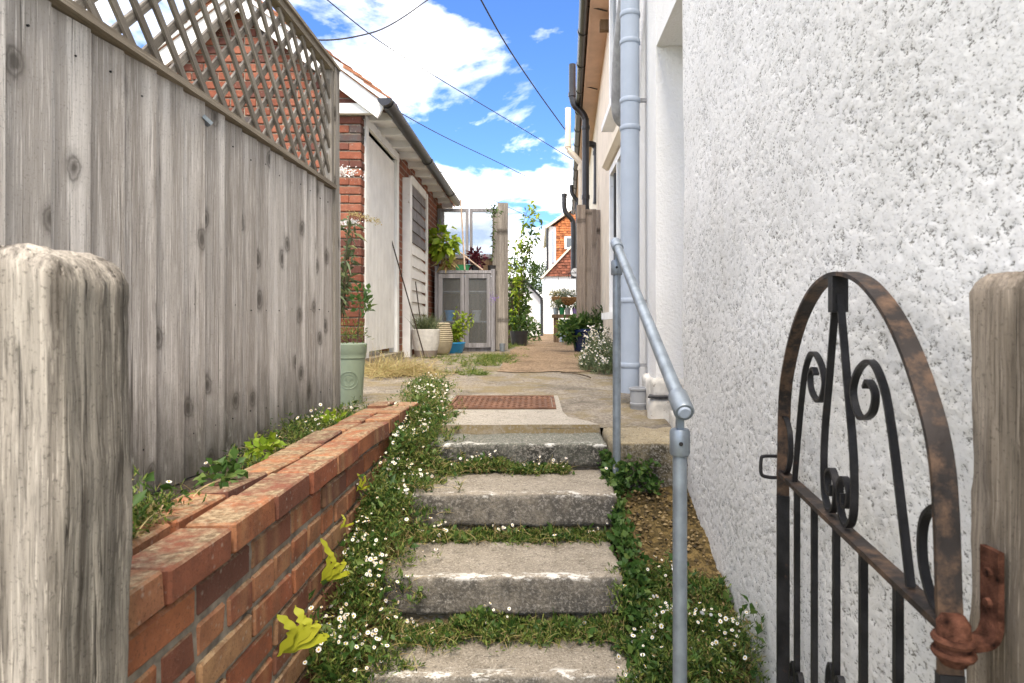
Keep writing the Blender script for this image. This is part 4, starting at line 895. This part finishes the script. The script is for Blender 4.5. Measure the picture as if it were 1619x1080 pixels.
# buddleia by the brick pier
c = (-1.62, 5.1, -.42); t = thing('buddleia', c, 'arching shrub with white flower spikes in front of the brick pier', 'shrub')
sg, gs = [], []
for k in range(10):
    a = random.uniform(-.3, .2); h = random.uniform(.7, 1.35); p1 = (c[0]+a, c[1]-random.uniform(-.1, .25), c[2]+h)
    sg.append([c, ((c[0]*1.3+p1[0]*.7)/2, c[1], c[2]+h*.5), p1]); g_ = sprig((c[0]+a*.4, c[1], c[2]+h*.5), p1, 26, .11, .026); gs.append((g_[0], g_[1:], 0))
for (x, z, s) in ((-1.52, 1.2, 1), (-1.6, .78, 1), (-1.46, .8, .5)):
    P = np.array((x, 5.0, z))+RNG.normal(size=(260, 3))*np.array([.06, .018, .02])*s; v_ = leafgeo(P, unit(RNG.normal(size=(260, 3))), .016, .012); gs.append((v_[0], v_[1:], 1))
P = np.array((-1.33, 4.95, .83))+np.linspace(-.13, .12, 220)[:, None]*np.array([[1, 0, -.28]])+RNG.normal(size=(220, 3))*.012; v_ = leafgeo(P, unit(RNG.normal(size=(220, 3))), .016, .01); gs.append((v_[0], v_[1:], 2))
stems(t, sg, .008, 'bark'); foliage(t, gs, ['greyleaf', 'petal', 'drygrass'])
# white textured pot with rosemary
c = (-1.21, 7.05, -.365); t = thing('potted_plant', c, 'white textured pot with taupe foot and grey rosemary', 'potted plant')
pot(t, [(0, 0), (.115, 0), (.13, .07)], c, 'taupe', 'pot_base'); pot(t, [(.13, .0705), (.15, .16), (.157, .30), (.15, .305), (.143, .28), (0, .28)], c, 'palepot', soil=(.143, .285))
P = np.array(c)+np.c_[RNG.uniform(-.11, .11, 260), RNG.uniform(-.1, .1, 260), np.full(260, .29)]; v_ = blades(P, 420, .2, .006, .35, 3, .2); foliage(t, [(v_[0], v_[1], 0)], ['greyleaf'])
c = (-1.17, 7.65, -.37); t = thing('potted_plant', c, 'buff horizontally ribbed pot behind the white rosemary pot', 'potted plant')
prof = [(0, 0), (.1, 0)]
for k in range(15): zz_ = .02+k*.024; r_ = .12+.06*math.sin(min(1, (k+2)/15)*math.pi*.85); prof += [(r_, zz_), (r_+.006, zz_+.012)]
prof += [(.13, .385), (.12, .385), (.12, .33), (0, .33)]; pot(t, prof, c, 'ribpot', soil=(.118, .34))
# blue bowl
c = (-1.05, 8.2, -.385); t = thing('potted_plant', c, 'bright blue bowl with yellow green leafy stems by the cabinet', 'potted plant')
pot(t, [(0, 0), (.1, 0), (.12, .02), (.152, .13), (.158, .135), (.156, .145), (.146, .14), (.138, .1), (0, .1)], c, 'brightblue', soil=(.14, .115))
sg, gs = [], []
for k in range(14):
    p0 = (c[0]+random.uniform(-.08, .08), c[1]+random.uniform(-.06, .06), c[2]+.11); left = k < 4
    p1 = (p0[0]+(random.uniform(-.08, .0) if left else random.uniform(.05, .34)), p0[1]-random.uniform(-.05, .1), p0[2]+(random.uniform(.15, .28) if left else random.uniform(.2, .5)))
    sg.append([p0, tuple((np.array(p0)+np.array(p1))/2+np.array((0, 0, .03))), p1]); g_ = sprig(p0, p1, 26, .075, .03); gs.append((g_[0], g_[1:], 0))
P = np.array((-.52, 8.1, .33))+RNG.normal(size=(60, 3))*.03; v_ = leafgeo(P, unit(RNG.normal(size=(60, 3))), .02, .012); gs.append((v_[0], v_[1:], 1))
stems(t, sg, .004); foliage(t, gs, ['lime', 'mauve'])
# on the cabinet
c = (-1.27, 8.9, .74); t = thing('potted_plant', c, 'lime green broad leaved plant on top of the cold frame', 'potted plant')
pot(t, [(0, 0), (.06, 0), (.075, .1), (.07, .1), (0, .09)], c, 'terracotta'); v_ = bush((c[0]-.02, c[1]-.15, c[2]+.38), (.22, .14, .24), 130, .14, .085, -.1); v2 = bush((c[0]+.06, c[1]-.12, c[2]+.1), (.12, .06, .1), 40, .12, .03, -.4); foliage(t, [(v_[0], v_[1:], 0), (v2[0], v2[1:], 1)], ['lime', 'drygrass']); stems(t, [[c, (c[0], c[1], c[2]+.5)]], .006)
c = (-1.0, 8.88, .74); t = thing('plastic_trough', c, 'small green plastic trough on top of the cold frame', 'trough'); MB().prism([(-.09, 0), (.09, 0), (.105, .085), (-.105, .085)], 'y', 8.82, 8.94).build('trough', MAT['greenpl'], t); 
for v in t.children[0].data.vertices: v.co.x += -1.0; v.co.z += .7405
c = (-.83, 8.88, .74); t = thing('potted_plant', c, 'dark red leafed plant on top of the cold frame', 'potted plant'); pot(t, [(0, 0), (.05, 0), (.065, .08), (.06, .08), (0, .07)], c, 'black'); v_ = bush((c[0], c[1], c[2]+.17), (.12, .1, .14), 160, .08, .035); foliage(t, [(v_[0], v_[1:], 0)], ['redleaf'])
c = (-.6, 8.9, .74); t = thing('potted_plant', c, 'thin tomato plant on top of the cold frame', 'potted plant'); pot(t, [(0, 0), (.05, 0), (.06, .08), (.055, .08), (0, .07)], c, 'black')
gs = [(lambda g_: (g_[0], g_[1:], 0))(sprig(c, (c[0]+.04, c[1]-.1, c[2]+.85), 70, .06, .02)), (lambda g_: (g_[0], g_[1:], 0))(bush((c[0]+.02, c[1]-.1, c[2]+.82), (.14, .08, .09), 60, .05, .025))]; stems(t, [[c, (c[0]+.02, c[1]-.04, c[2]+.4), (c[0]+.04, c[1]-.1, c[2]+.9)]], .009, 'bark'); foliage(t, gs, ['shrub'])
for a, b_, lb in (((-1.5, 8.75, 1.35), (-.72, 8.8, .75), 'pale cane leaning across the cold frame top'), ((-1.02, 8.74, 1.72), (-.96, 8.72, .745), 'upright pale cane in front of the cloudy glass')):
    tag(MB().tube([a, b_], .011, 8).build('garden_cane', MAT['cane'], None, True), lb, 'cane')
for a, b_, lb in (((-1.5, 6.6, .9), (-1.17, 6.75, -.36), 'long dark cane leaning beside the white pipe casing'), ((-1.42, 7.55, .5), (-1.28, 7.2, -.1), 'short dark cane rising from the rosemary pot')):
    tag(MB().tube([a, b_], .007, 7).build('garden_cane', MAT['darkcane'], None, True), lb, 'cane')
# big blue pot right
c = (.70, 8.45, -.39); t = thing('potted_plant', c, 'large dark blue glazed pot overflowing with green leaves', 'potted plant')
pot(t, [(0, 0), (.15, 0), (.165, .02), (.215, .28), (.228, .285), (.23, .32), (.215, .325), (.205, .28), (0, .28)], c, 'blue', soil=(.205, .29))
gs = []
for q_, r_, n, L_, W_, mi in (((.0, 0, .36), (.3, .2, .13), 420, .09, .04, 0), ((-.22, -.1, .3), (.18, .15, .15), 220, .09, .045, 1), ((.2, 0, .43), (.2, .16, .17), 260, .07, .03, 2)):
    v_ = bush((c[0]+q_[0], c[1]+q_[1], c[2]+q_[2]), r_, n, L_, W_, .6); gs.append((v_[0], v_[1:], mi))
v_ = blades(np.array([[c[0]-.03, c[1], c[2]+.29]]), 60, .34, .022, .5, 5, .6); gs.append((v_[0], v_[1], 0)); foliage(t, gs, ['shrub', 'ivy', 'greyleaf']); stems(t, [[(c[0], c[1], c[2]+.28), (c[0]-.02, c[1], c[2]+.55)]], .008)
# bush of white daisies by the pipe
n = 420; a = RNG.uniform(0, 6.28, n); r_ = np.sqrt(RNG.random(n)); base = np.c_[.57+np.cos(a)*r_*.16, 5.6+np.sin(a)*r_*.55, np.full(n, -.42)]; hg = .33*(1-r_**2*.75)
t = thing('daisy_bush', (.57, 5.6, -.42), 'bushy white daisy clump at the wall behind the grey soil pipe', 'plant'); cover('foliage', base, hg, 5200, 420, None, (.03, .06), .006, 'greyleaf', .02, t)
# table with pots
tb = thing('wooden_table', (.75, 13, -.385), 'low wooden plant table against the cottage wall', 'table')
MB().box(.36, 1.05, 12.8, 13.3, .12, .19).build('table_top', MAT['brownwood'], tb)
for x in (.40, .95):
    for y in (12.84, 13.22): MB().box(x, x+.09, y, y+.07, -.385, .119).build('leg', MAT['brownwood'], tb)
for i, (x, mt, lf, lb) in enumerate(((.44, 'galv', 'greyleaf', 'grey pot with pale sprawling plant on the plant table'), (.56, 'greenpl', 'shrub', 'dark green pot with dark foliage on the plant table'), (.68, 'greypot', 'shrub', 'pale grey pot with bushy plant on the plant table'), (.83, 'mauve', 'ivy', 'lilac pot on the plant table'))):
    t = thing('potted_plant', (x, 12.95, .19), lb, 'potted plant'); pot(t, [(0, 0), (.05, 0), (.062, .14), (.056, .14), (0, .12)], (x, 12.95, .1905), mt, n=16)
    v_ = bush((x, 12.95, .19+.2), (.1, .09, .1), 150, .06, .025); foliage(t, [(v_[0], v_[1:], 0)], [lf])
t = thing('milk_churn', (.62, 13.1, -.385), 'small galvanised churn under the plant table', 'churn'); MB().lathe([(0, 0), (.1, 0), (.1, .28), (.07, .33), (.07, .37), (.085, .38), (0, .38)], (.62, 13.1, -.385), 20).build('churn', MAT['galv'], t, True)
t = thing('potted_plant', (.62, 11.6, -.385), 'small buff pot with fern in front of the plant table', 'potted plant'); pot(t, [(0, 0), (.07, 0), (.1, .15), (.09, .15), (0, .13)], (.62, 11.6, -.385), 'ribpot'); v_ = bush((.6, 11.6, -.1), (.2, .16, .16), 220, .09, .03); foliage(t, [(v_[0], v_[1:], 0)], ['lime'])
# hanging baskets
for x, y, z, fl, lb in ((.52, 13.6, .55, 'drygrass', 'hanging basket of dry brown plants on the cottage wall'), (.66, 12.2, .48, 'petal', 'hanging basket with white flowers by the timber screen')):
    t = thing('hanging_basket', (x, y, z), lb, 'basket')
    MB().lathe([(0, -.13), (.08, -.11), (.14, -.05), (.165, .02), (.15, .03), (0, .03)], (x, y, z), 20).build('basket', MAT['basket'], t, True)
    MB().tube([(x-.15, y, z+.02), (x, y, z+.42), (x+.15, y, z+.02)], .006, 5).build('chain', MAT['iron'], t); MB().tube([(x, y, z+.42), (x, y, z+.5), (wx(y)+.02, y, z+.5)], .008, 5).build('bracket', MAT['iron'], t)
    v_ = bush((x, y, z+.07), (.2, .16, .1), 260, .06, .025); v2 = bush((x, y, z+.09), (.2, .16, .1), 160, .035, .03); foliage(t, [(v_[0], v_[1:], 0), (v2[0], v2[1:], 1)], ['greyleaf', fl])
t = thing('wall_clock', (.84, 13.0, 1.0), 'round white clock face with black rim hanging above the table', 'clock')
MB().tube([(.83, 12.9, 1.05), (.83, 12.94, 1.05)], .10, 28).build('rim', MAT['black'], t, True); MB().tube([(.83, 12.893, 1.05), (.83, 12.899, 1.05)], .085, 28).build('face', MAT['farwhite'], t); MB().bar((.83, 12.94, 1.05), (wx(13)+.02, 12.97, 1.05), .02, .02).build('arm', MAT['black'], t)
for a_, l_ in ((60, .05), (-40, .07)): MB().bar((.83, 12.89, 1.05), (.83+math.sin(math.radians(a_))*l_, 12.89, 1.05+math.cos(math.radians(a_))*l_), .006, .003, (0, 1, 0)).build('hand', MAT['black'], t)
# climber and black tub left of the path
t = thing('climbing_shrub', (-.36, 11.5, -.385), 'loose climbing shrub with twiggy stems beside the grey post', 'shrub')
sg, gs = [], []
for k in range(26):
    b0 = (-.42+random.uniform(-.1, .15), 11.5+random.uniform(-.3, .4), -.35); h = random.uniform(.5, 2.5); p1 = (b0[0]+random.uniform(-.1, .42)*h*.6, b0[1]+random.uniform(-.4, .2), b0[2]+h)
    mid = (b0[0]+(p1[0]-b0[0])*.25, b0[1], b0[2]+h*.65); sg.append(curve([b0, mid, p1], 4)); n = 46 if h < 1.7 else 20
    g_ = sprig(b0 if h < 1.7 else mid, p1, n, .13, .055, .8); gs.append((g_[0], g_[1:], 0 if k % 3 else 1))
v_ = bush((-.3, 11.5, .2), (.28, .4, .55), 420, .11, .05); gs.append((v_[0], v_[1:], 0)); stems(t, [[tuple(p) for p in s] for s in sg], .008, 'bark'); foliage(t, gs, ['shrub', 'lime'])
t = thing('black_tub', (-.27, 11.0, -.385), 'black plastic tub at the foot of the climbing shrub', 'tub'); pot(t, [(0, 0), (.13, 0), (.16, .26), (.15, .26), (0, .22)], (-.27, 11.0, -.385), 'black', soil=(.14, .235)); v_ = bush((-.25, 11, .0), (.17, .15, .2), 150, .09, .04); foliage(t, [(v_[0], v_[1:], 0)], ['shrub'])
t = thing('leafy_plant', (-.05, 14, -.385), 'low green leafy plant at the path edge by the white outbuilding', 'plant'); v_ = bush((-.05, 14, -.18), (.2, .25, .25), 260, .1, .04); foliage(t, [(v_[0], v_[1:], 0)], ['shrub'])

# ================================================================== FAR HOUSES
fh = thing('tile_hung_house', (1.2, 24, -.4), 'far house with white ground floor and tile hung gables closing the alley', 'house')
MB().box(.36, 3.4, 24, 30, -.5, 1.80).build('wall', MAT['farwhite'], fh)
def tilerows(poly_left, x1, z0, z1, y, mat, name):
    z = z0
    while z < z1-.01:
        xl = poly_left(z+.05)
        if xl < x1: 
            x = xl
            while x < x1:
                w = min(.17+random.uniform(-.01, .01), x1-x); MB().prism([(y-.03-random.uniform(0, .012), z), (y-.012, z+.115), (y+.02, z+.115), (y+.02, z)], 'x', x, x+w-.006).build(name, MAT[mat], fh); x += .172
        z += .105
tilerows(lambda z: .38+(z-1.80)/1.05, 1.75, 1.80, 3.2, 23.95, 'browntile', 'tile')
MB().prism([(.3, 1.72), (1.8, 3.30), (1.8, 3.38), (.22, 1.74)], 'y', 23.85, 24.6).build('verge', MAT['cream'], fh)
MB().prism([(.36, 1.801), (1.8, 1.801), (1.8, 3.29)], 'y', 23.975, 30).build('gable_core', MAT['browntile'], fh)
MB().box(.62, 4.5, 27, 34, 1.0, 4.15).build('upper_wall', MAT['farwhite'], fh)
tilerows(lambda z: .92 if z < 4.15 else .92+(z-4.15)/.75, 2.2, 2.7, 5.2, 26.97, 'hungtile', 'tile')
MB().prism([(.62, 4.151), (.8, 4.151), (2.4, 5.35), (4.5, 5.35), (4.5, 4.151)], 'y', 27, 34).build('upper_gable', MAT['hungtile'], fh)
MB().prism([(.5, 4.05), (2.4, 5.42), (2.4, 5.52), (.45, 4.12)], 'y', 26.8, 34.2).build('upper_roof', MAT['cream'], fh)
MB().tube([(.55, 26.9, 4.05), (.55, 26.9, 1.9)], .05, 10).build('downpipe', MAT['black'], fh); MB().box(.74, .84, 26.95, 26.99, 2.6, 3.95).build('narrow_window', MAT['pipegrey'], fh)
f = MB().box(1.28, 1.95, 26.88, 26.93, 3.18, 3.72).build('window', MAT['white'], fh); MB().box(1.36, 1.87, 26.87, 26.879, 3.26, 3.64).build('pane', MAT['glass'], f)
ob = thing('white_outbuilding', (-.2, 20, -.4), 'low white outbuilding with dark sloping roof edge at the end of the path', 'outbuilding')
MB().prism([(-.9, -.42), (.18, -.42), (.18, .80), (-.3, 1.32), (-.9, 1.32)], 'y', 20, 24).build('wall', MAT['farwhite'], ob)
MB().prism([(.24, .74), (.27, .80), (-.3, 1.44), (-.95, 1.44), (-.95, 1.36), (-.3, 1.36)], 'y', 19.85, 24).build('roof', MAT['black'], ob); MB().tube([(.23, 19.9, .76), (.23, 19.9, -.4)], .045, 10).build('downpipe', MAT['black'], ob)
for x, y, h, lb in ((-.1, 31, 3.2, 'small tree with pale leaves behind the white outbuilding'), (-3.5, 36, 2.6, 'rounded garden tree behind the shed')):
    t = thing('garden_tree', (x, y, -.44), lb, 'tree'); MB().tube([(x, y, -.44), (x+.05, y, h*.5), (x-.02, y, h*.85)], [.1, .07, .02], 8).build('trunk', MAT['bark'], t)
    gs = []
    for k in range(9):
        v_ = bush((x+random.uniform(-.7, .7), y+random.uniform(-.7, .7), h*.7+random.uniform(-.8, .7)), (.45, .45, .35), 300, .11, .06); gs.append((v_[0], v_[1:], k % 2))
    foliage(t, gs, ['shrub', 'ivy'], 'crown')

# ================================================================== CABLES
def cable(label, pts, r): tag(MB().tube(curve(pts, 10), r, 6).build('overhead_cable', MAT['wire'], None, True), label, 'cable')
def at(px, py, d): return ((px-845)/1000*d, d, (512-py)/1000*d)
cable('thick sagging black cable crossing to the trellis top', [at(690, -10, 9), at(625, 35, 8), at(575, 55, 7.5), at(500, 63, 7), at(380, 40, 6)], .009)
cable('long thin cable running down to the cottage eaves', [at(505, -10, 8), at(600, 65, 9.5), at(700, 128, 11), at(800, 188, 13), at(905, 252, 15)], .008)
cable('dark cable dropping steeply to the cream flue', [at(755, -10, 7), at(800, 70, 8), at(850, 145, 9.5), at(897, 210, 11.3)], .009)
cable('thin cable from the shed gutter across the alley', [at(600, 160, 8), at(700, 215, 10.5), at(800, 263, 13), at(908, 318, 16)], .007)
cable('faint lower cable above the cold frame', [at(690, 268, 10), at(760, 306, 13), at(850, 350, 18)], .007)

# ================================================================== GROUND COVER
def zstep(y, x):
    for y0, z in ((2.74, -.52), (2.37, -.638), (2.0, -.8), (1.75, -.976), (1.42, -1.15)):
        if y >= y0: return z
    return -1.32
def pts(n, fx): return np.array([fx() for _ in range(n)])
# along the brick wall
L_ = []; H_ = []
for _ in range(2600):
    y = random.uniform(1.2, 3.3); x = -.605+abs(random.gauss(0, .085+.07*max(0, float(vnoise(np.array([[y, 0., 0.]]), 4.5)[0])+.1)))+ (.05 if y < 2 else 0)*random.random()
    if x > -.27: continue
    zb = float(np.interp(y, [1.05, 1.77, 2., 2.4, 2.75, 3.0, 3.4], [-1.3, -1.02, -.84, -.70, -.56, -.5, -.47])); 
    if x > -.46: zb = max(zb, zstep(y, x)+.0)
    e = max(0, 1-((x+.56)/.17)**2); L_.append((x, y, zb)); H_.append((.03+.13*e)*float(np.interp(y, [1.2, 2.3, 2.8, 3.3], [1, .85, .45, .3]))*(1+.9*float(vnoise(np.array([[x, y, 0.]]), 7)[0])))
cover('fleabane_ground_cover', np.array(L_), np.array(H_), 40000, 400, 'mass of white daisies spilling between the brick wall and the steps')
# strips at the back of each tread
for i, (y0, z, x0, x1, n) in enumerate(((2.735, -.638, -.47, .14, 9000), (2.37, -.80, -.5, .29, 11000), (2.0, -.976, -.49, .29, 12000))):
    P = []; H = []
    for _ in range(700):
        x = random.uniform(x0, x1); P.append((x, y0-abs(random.gauss(0, .028+.05*max(0, float(vnoise(np.array([[x, i*5., 1.]]), 5)[0]))))-.004, z)); H.append(.018+.05*max(0, .35+float(vnoise(np.array([[x, i*3., 0.]]), 6)[0])*1.7)*(1 if x < .1 else .7))
    cover('tread_ground_cover', np.array(P), np.array(H), n, 34 if i else 46, ('daisy growth at the back of the upper tread', 'green creeping growth at the back of the middle tread', 'green creeping growth at the back of the lower tread')[i])
# right bank
P = []; H = []
for _ in range(1700):
    y = random.uniform(1.2, 2.15); x = random.uniform(.24, .62); zb = float(np.interp(y, [1.05, 1.75, 2.2, 2.66], [-1.34, -1.03, -.83, -.66])); d = float(vnoise(np.array([[x, y, 4.]]), 5)[0])
    k = (2.05-y)/.5+d*1.6-(.9*max(0, x-.4) if y > 1.8 else 0)
    if k < 0: continue
    P.append((x, y, zb)); H.append((.03+.1*min(1, k))*(1+.6*d))
cover('bank_ground_cover', np.array(P), np.array(H), 32000, 150, 'daisies and weeds covering the bank under the handrail')
P = [(.29+abs(random.gauss(0, .03)), random.uniform(1.7, 2.7), 0) for _ in range(400)]; P = np.array([(x, y, float(np.interp(y, [1.05, 1.75, 2.2, 2.66], [-1.34, -1.02, -.82, -.65]))) for x, y, _ in P])
cover('ivy_ground_cover', P, np.full(len(P), .07), 1500, 14, 'small round leaved creeper along the step ends', (.016, .032), .022, 'ivy')
P = np.array([(random.uniform(.33, .5), 2.59-abs(random.gauss(0, .03)), random.uniform(-.7, -.58)) for _ in range(120)]); cover('wall_creeper', P, np.full(120, .03), 300, 0, 'creeper on the landing face behind the handrail post', (.016, .03), .02, 'ivy')
# top: apron edge beside the slab, fence foot and wall top
P = []; H = []
for _ in range(900):
    y = random.uniform(3.0, 4.4); x = random.gauss(-.60, .07)-.12*max(0, y-3.4); P.append((x, y, zpath(y))); H.append(.03+.05*random.random())
cover('apron_ground_cover', np.array(P), np.array(H), 8000, 150, 'daisies sprawling over the apron beside the sage pot')
P = []; H = []
for _ in range(900):
    y = random.choice([random.gauss(1.22, .1), random.gauss(1.15, .08), random.uniform(1.9, 3.3), random.gauss(2.7, .2)]); x = random.uniform(-1.02, -.84) if y > 1.5 else random.uniform(-1.0, -.74)
    P.append((x, y, -.47 if x < -.84 else -.41)); H.append(.02+.05*random.random())
cover('wall_top_ground_cover', np.array(P), np.array(H), 8000, 60, 'daisies and moss along the fence foot on the brick wall top')
for (x, y, z, lb) in ((-.8, 1.62, -.42, 'pale green rosette plant on the brick wall top'), (-.9, 2.1, -.45, 'yellowish leafy plant against the fence foot'), (-.88, 2.75, -.46, 'bright green leafy plant by the far fence foot')):
    t = thing('wall_plant', (x, y, z), lb, 'plant'); v_ = bush((x, y, z+.035), (.055, .06, .04), 60, .035, .024, .4); foliage(t, [(v_[0], v_[1:], 0)], ['ivy' if y < 2 else 'lime'])
# hart's-tongue ferns on the wall face
def fern(x, y, z, n, L, lb):
    t = thing('fern', (x, y, z), lb, 'fern')
    for k in range(n):
        a = (-.75+1.5*k/max(1, n-1))+random.uniform(-.15, .15); l = L*random.uniform(.6, 1.08); out = random.uniform(.12, .4)*L
        p0 = Vector((x, y+.01*a, z)); tip = Vector((x+.03*L+(k/max(1, n-1))*.62*L, y+random.uniform(-.15, .25)*L, z+(1-.75*(k/max(1, n-1))**2)*l)); mid = p0*.5+tip*.5+Vector((.2*L, 0, .06*L))
        P_ = curve([tuple(p0), tuple(mid), tuple(tip)], 14); m = len(P_); V = []
        for i, p in enumerate(P_):
            T = (P_[min(i+1, m-1)]-P_[max(i-1, 0)]).normalized(); sd_ = T.cross(Vector((.45, -1, .5))).normalized(); q = i/(m-1)
            w = L*.055*(min(1, q/.18)**.7)*(1-max(0, (q-.7)/.3)**2*.9)*(1+.14*math.sin(i*1.1+k)); rip = L*.018
            V += [tuple(p-sd_*w+Vector((rip*math.sin(i*.9+k), 0, 0))), tuple(p+Vector((-.01*L, 0, 0))), tuple(p+sd_*w+Vector((rip*math.cos(i*.8+k), 0, 0)))]
        mb = MB().add(V, [(i*3+j, i*3+j+1, i*3+j+4, i*3+j+3) for i in range(m-1) for j in (0, 1)])
        link('frond', mb.mesh('frond', MAT['fern'], True), (0, 0, 0), t)
fern(-.606, 1.50, -.785, 5, .175, 'large yellow green strap leaved fern growing from the brick face')
fern(-.606, 1.80, -.735, 5, .125, 'middle sized yellow fern with crowded fronds on the brick face')
fern(-.606, 2.16, -.57, 3, .07, 'small yellow fern just below the coping bricks'); fern(-.606, 2.1, -.82, 2, .075, 'small two leaved yellow fern low in the daisies'); fern(-.606, 1.98, -.64, 2, .06, 'tiny yellow fern in a mortar joint of the brick face')
# pebbles on the stony bank
mb = MB()
for _ in range(900):
    y = random.uniform(1.75, 2.6); x = random.uniform(.31, .62); z = float(np.interp(y, [1.05, 1.75, 2.2, 2.66], [-1.34, -1.03, -.83, -.66])); r_ = random.uniform(.003, .010)
    v0 = np.array([(1, 0, 0), (-1, 0, 0), (0, 1, 0), (0, -1, 0), (0, 0, .8), (0, 0, -.8)])*r_*np.random.default_rng(_).uniform(.6, 1.3, (6, 3))
    mb.add(v0+np.array([x, y, z+random.uniform(-.006, .02)]), [(0, 2, 4), (2, 1, 4), (1, 3, 4), (3, 0, 4), (2, 0, 5), (1, 2, 5), (3, 1, 5), (0, 3, 5)])
bb = NB('bank_stone'); tag(mb.build('bank_pebbles', bb.fin(bb.ramp(bb.isl(), [(0, (.03, .024, .015)), (.5, (.13, .09, .04)), (1, (.3, .22, .11))]), .9)), 'brown and buff pebbles bedded in the stony bank', kind='stuff')
# grasses
P = np.array([(random.gauss(-1.12, .16), random.gauss(5.1, .12), -.41) for _ in range(200)]); v_ = blades(P, 1500, .26, .004, .8, 4, .8); tag(tris_object('dry_grass', [(v_[0], v_[1], 0)], [MAT['drygrass']]), 'dry straw coloured grass at the shed door', kind='stuff')
P = []
for _ in range(2600):
    y = random.uniform(5.0, 14); x = random.choice([random.gauss(-.42, .14), random.gauss(-.42, .14), random.uniform(-1.35, -.4), wx(y)-.2+random.gauss(0, .08)]); P.append((x, y, zpath(y)))
P = np.array(P); P = P[vnoise(P, 1.6) > -.02]; v_ = blades(P, 9000, .085, .004, .8, 3, .7); tag(tris_object('path_grass', [(v_[0], v_[1], 0)], [MAT['grass']]), 'short weedy grass along the edges of the gravel path', kind='stuff')
P = np.array([(random.gauss(.05, .05), 1.985, -.976) for _ in range(30)]); v_ = blades(P, 90, .13, .004, .9, 4, .9, (0, -.5, 0)); tag(tris_object('grass_tuft', [(v_[0], v_[1], 0)], [MAT['grass']]), 'grass tuft drooping over the lower tread', 'grass', kind='stuff')
P = np.array([(random.gauss(-.5, .03), random.gauss(1.55, .04), -1.1) for _ in range(20)]); v_ = blades(P, 40, .22, .006, .3, 4, .3); tag(tris_object('grass_clump', [(v_[0], v_[1], 0)], [MAT['grass']]), 'tall grass blades at the foot of the brick wall', 'grass', kind='stuff')
tag(MB().tube(curve([(.22, 5.2, -.4), (.3, 5.1, -.395), (.4, 4.85, -.4), (.42, 4.75, -.405)], 5), .006, 6).build('fallen_twig', MAT['bark']), 'thin curved twig lying on the concrete apron', 'twig')

# everything was laid out from eye level: lift it onto the lower ground
for o in list(COL.objects):
    if o.parent is None: o.location.z += LIFT
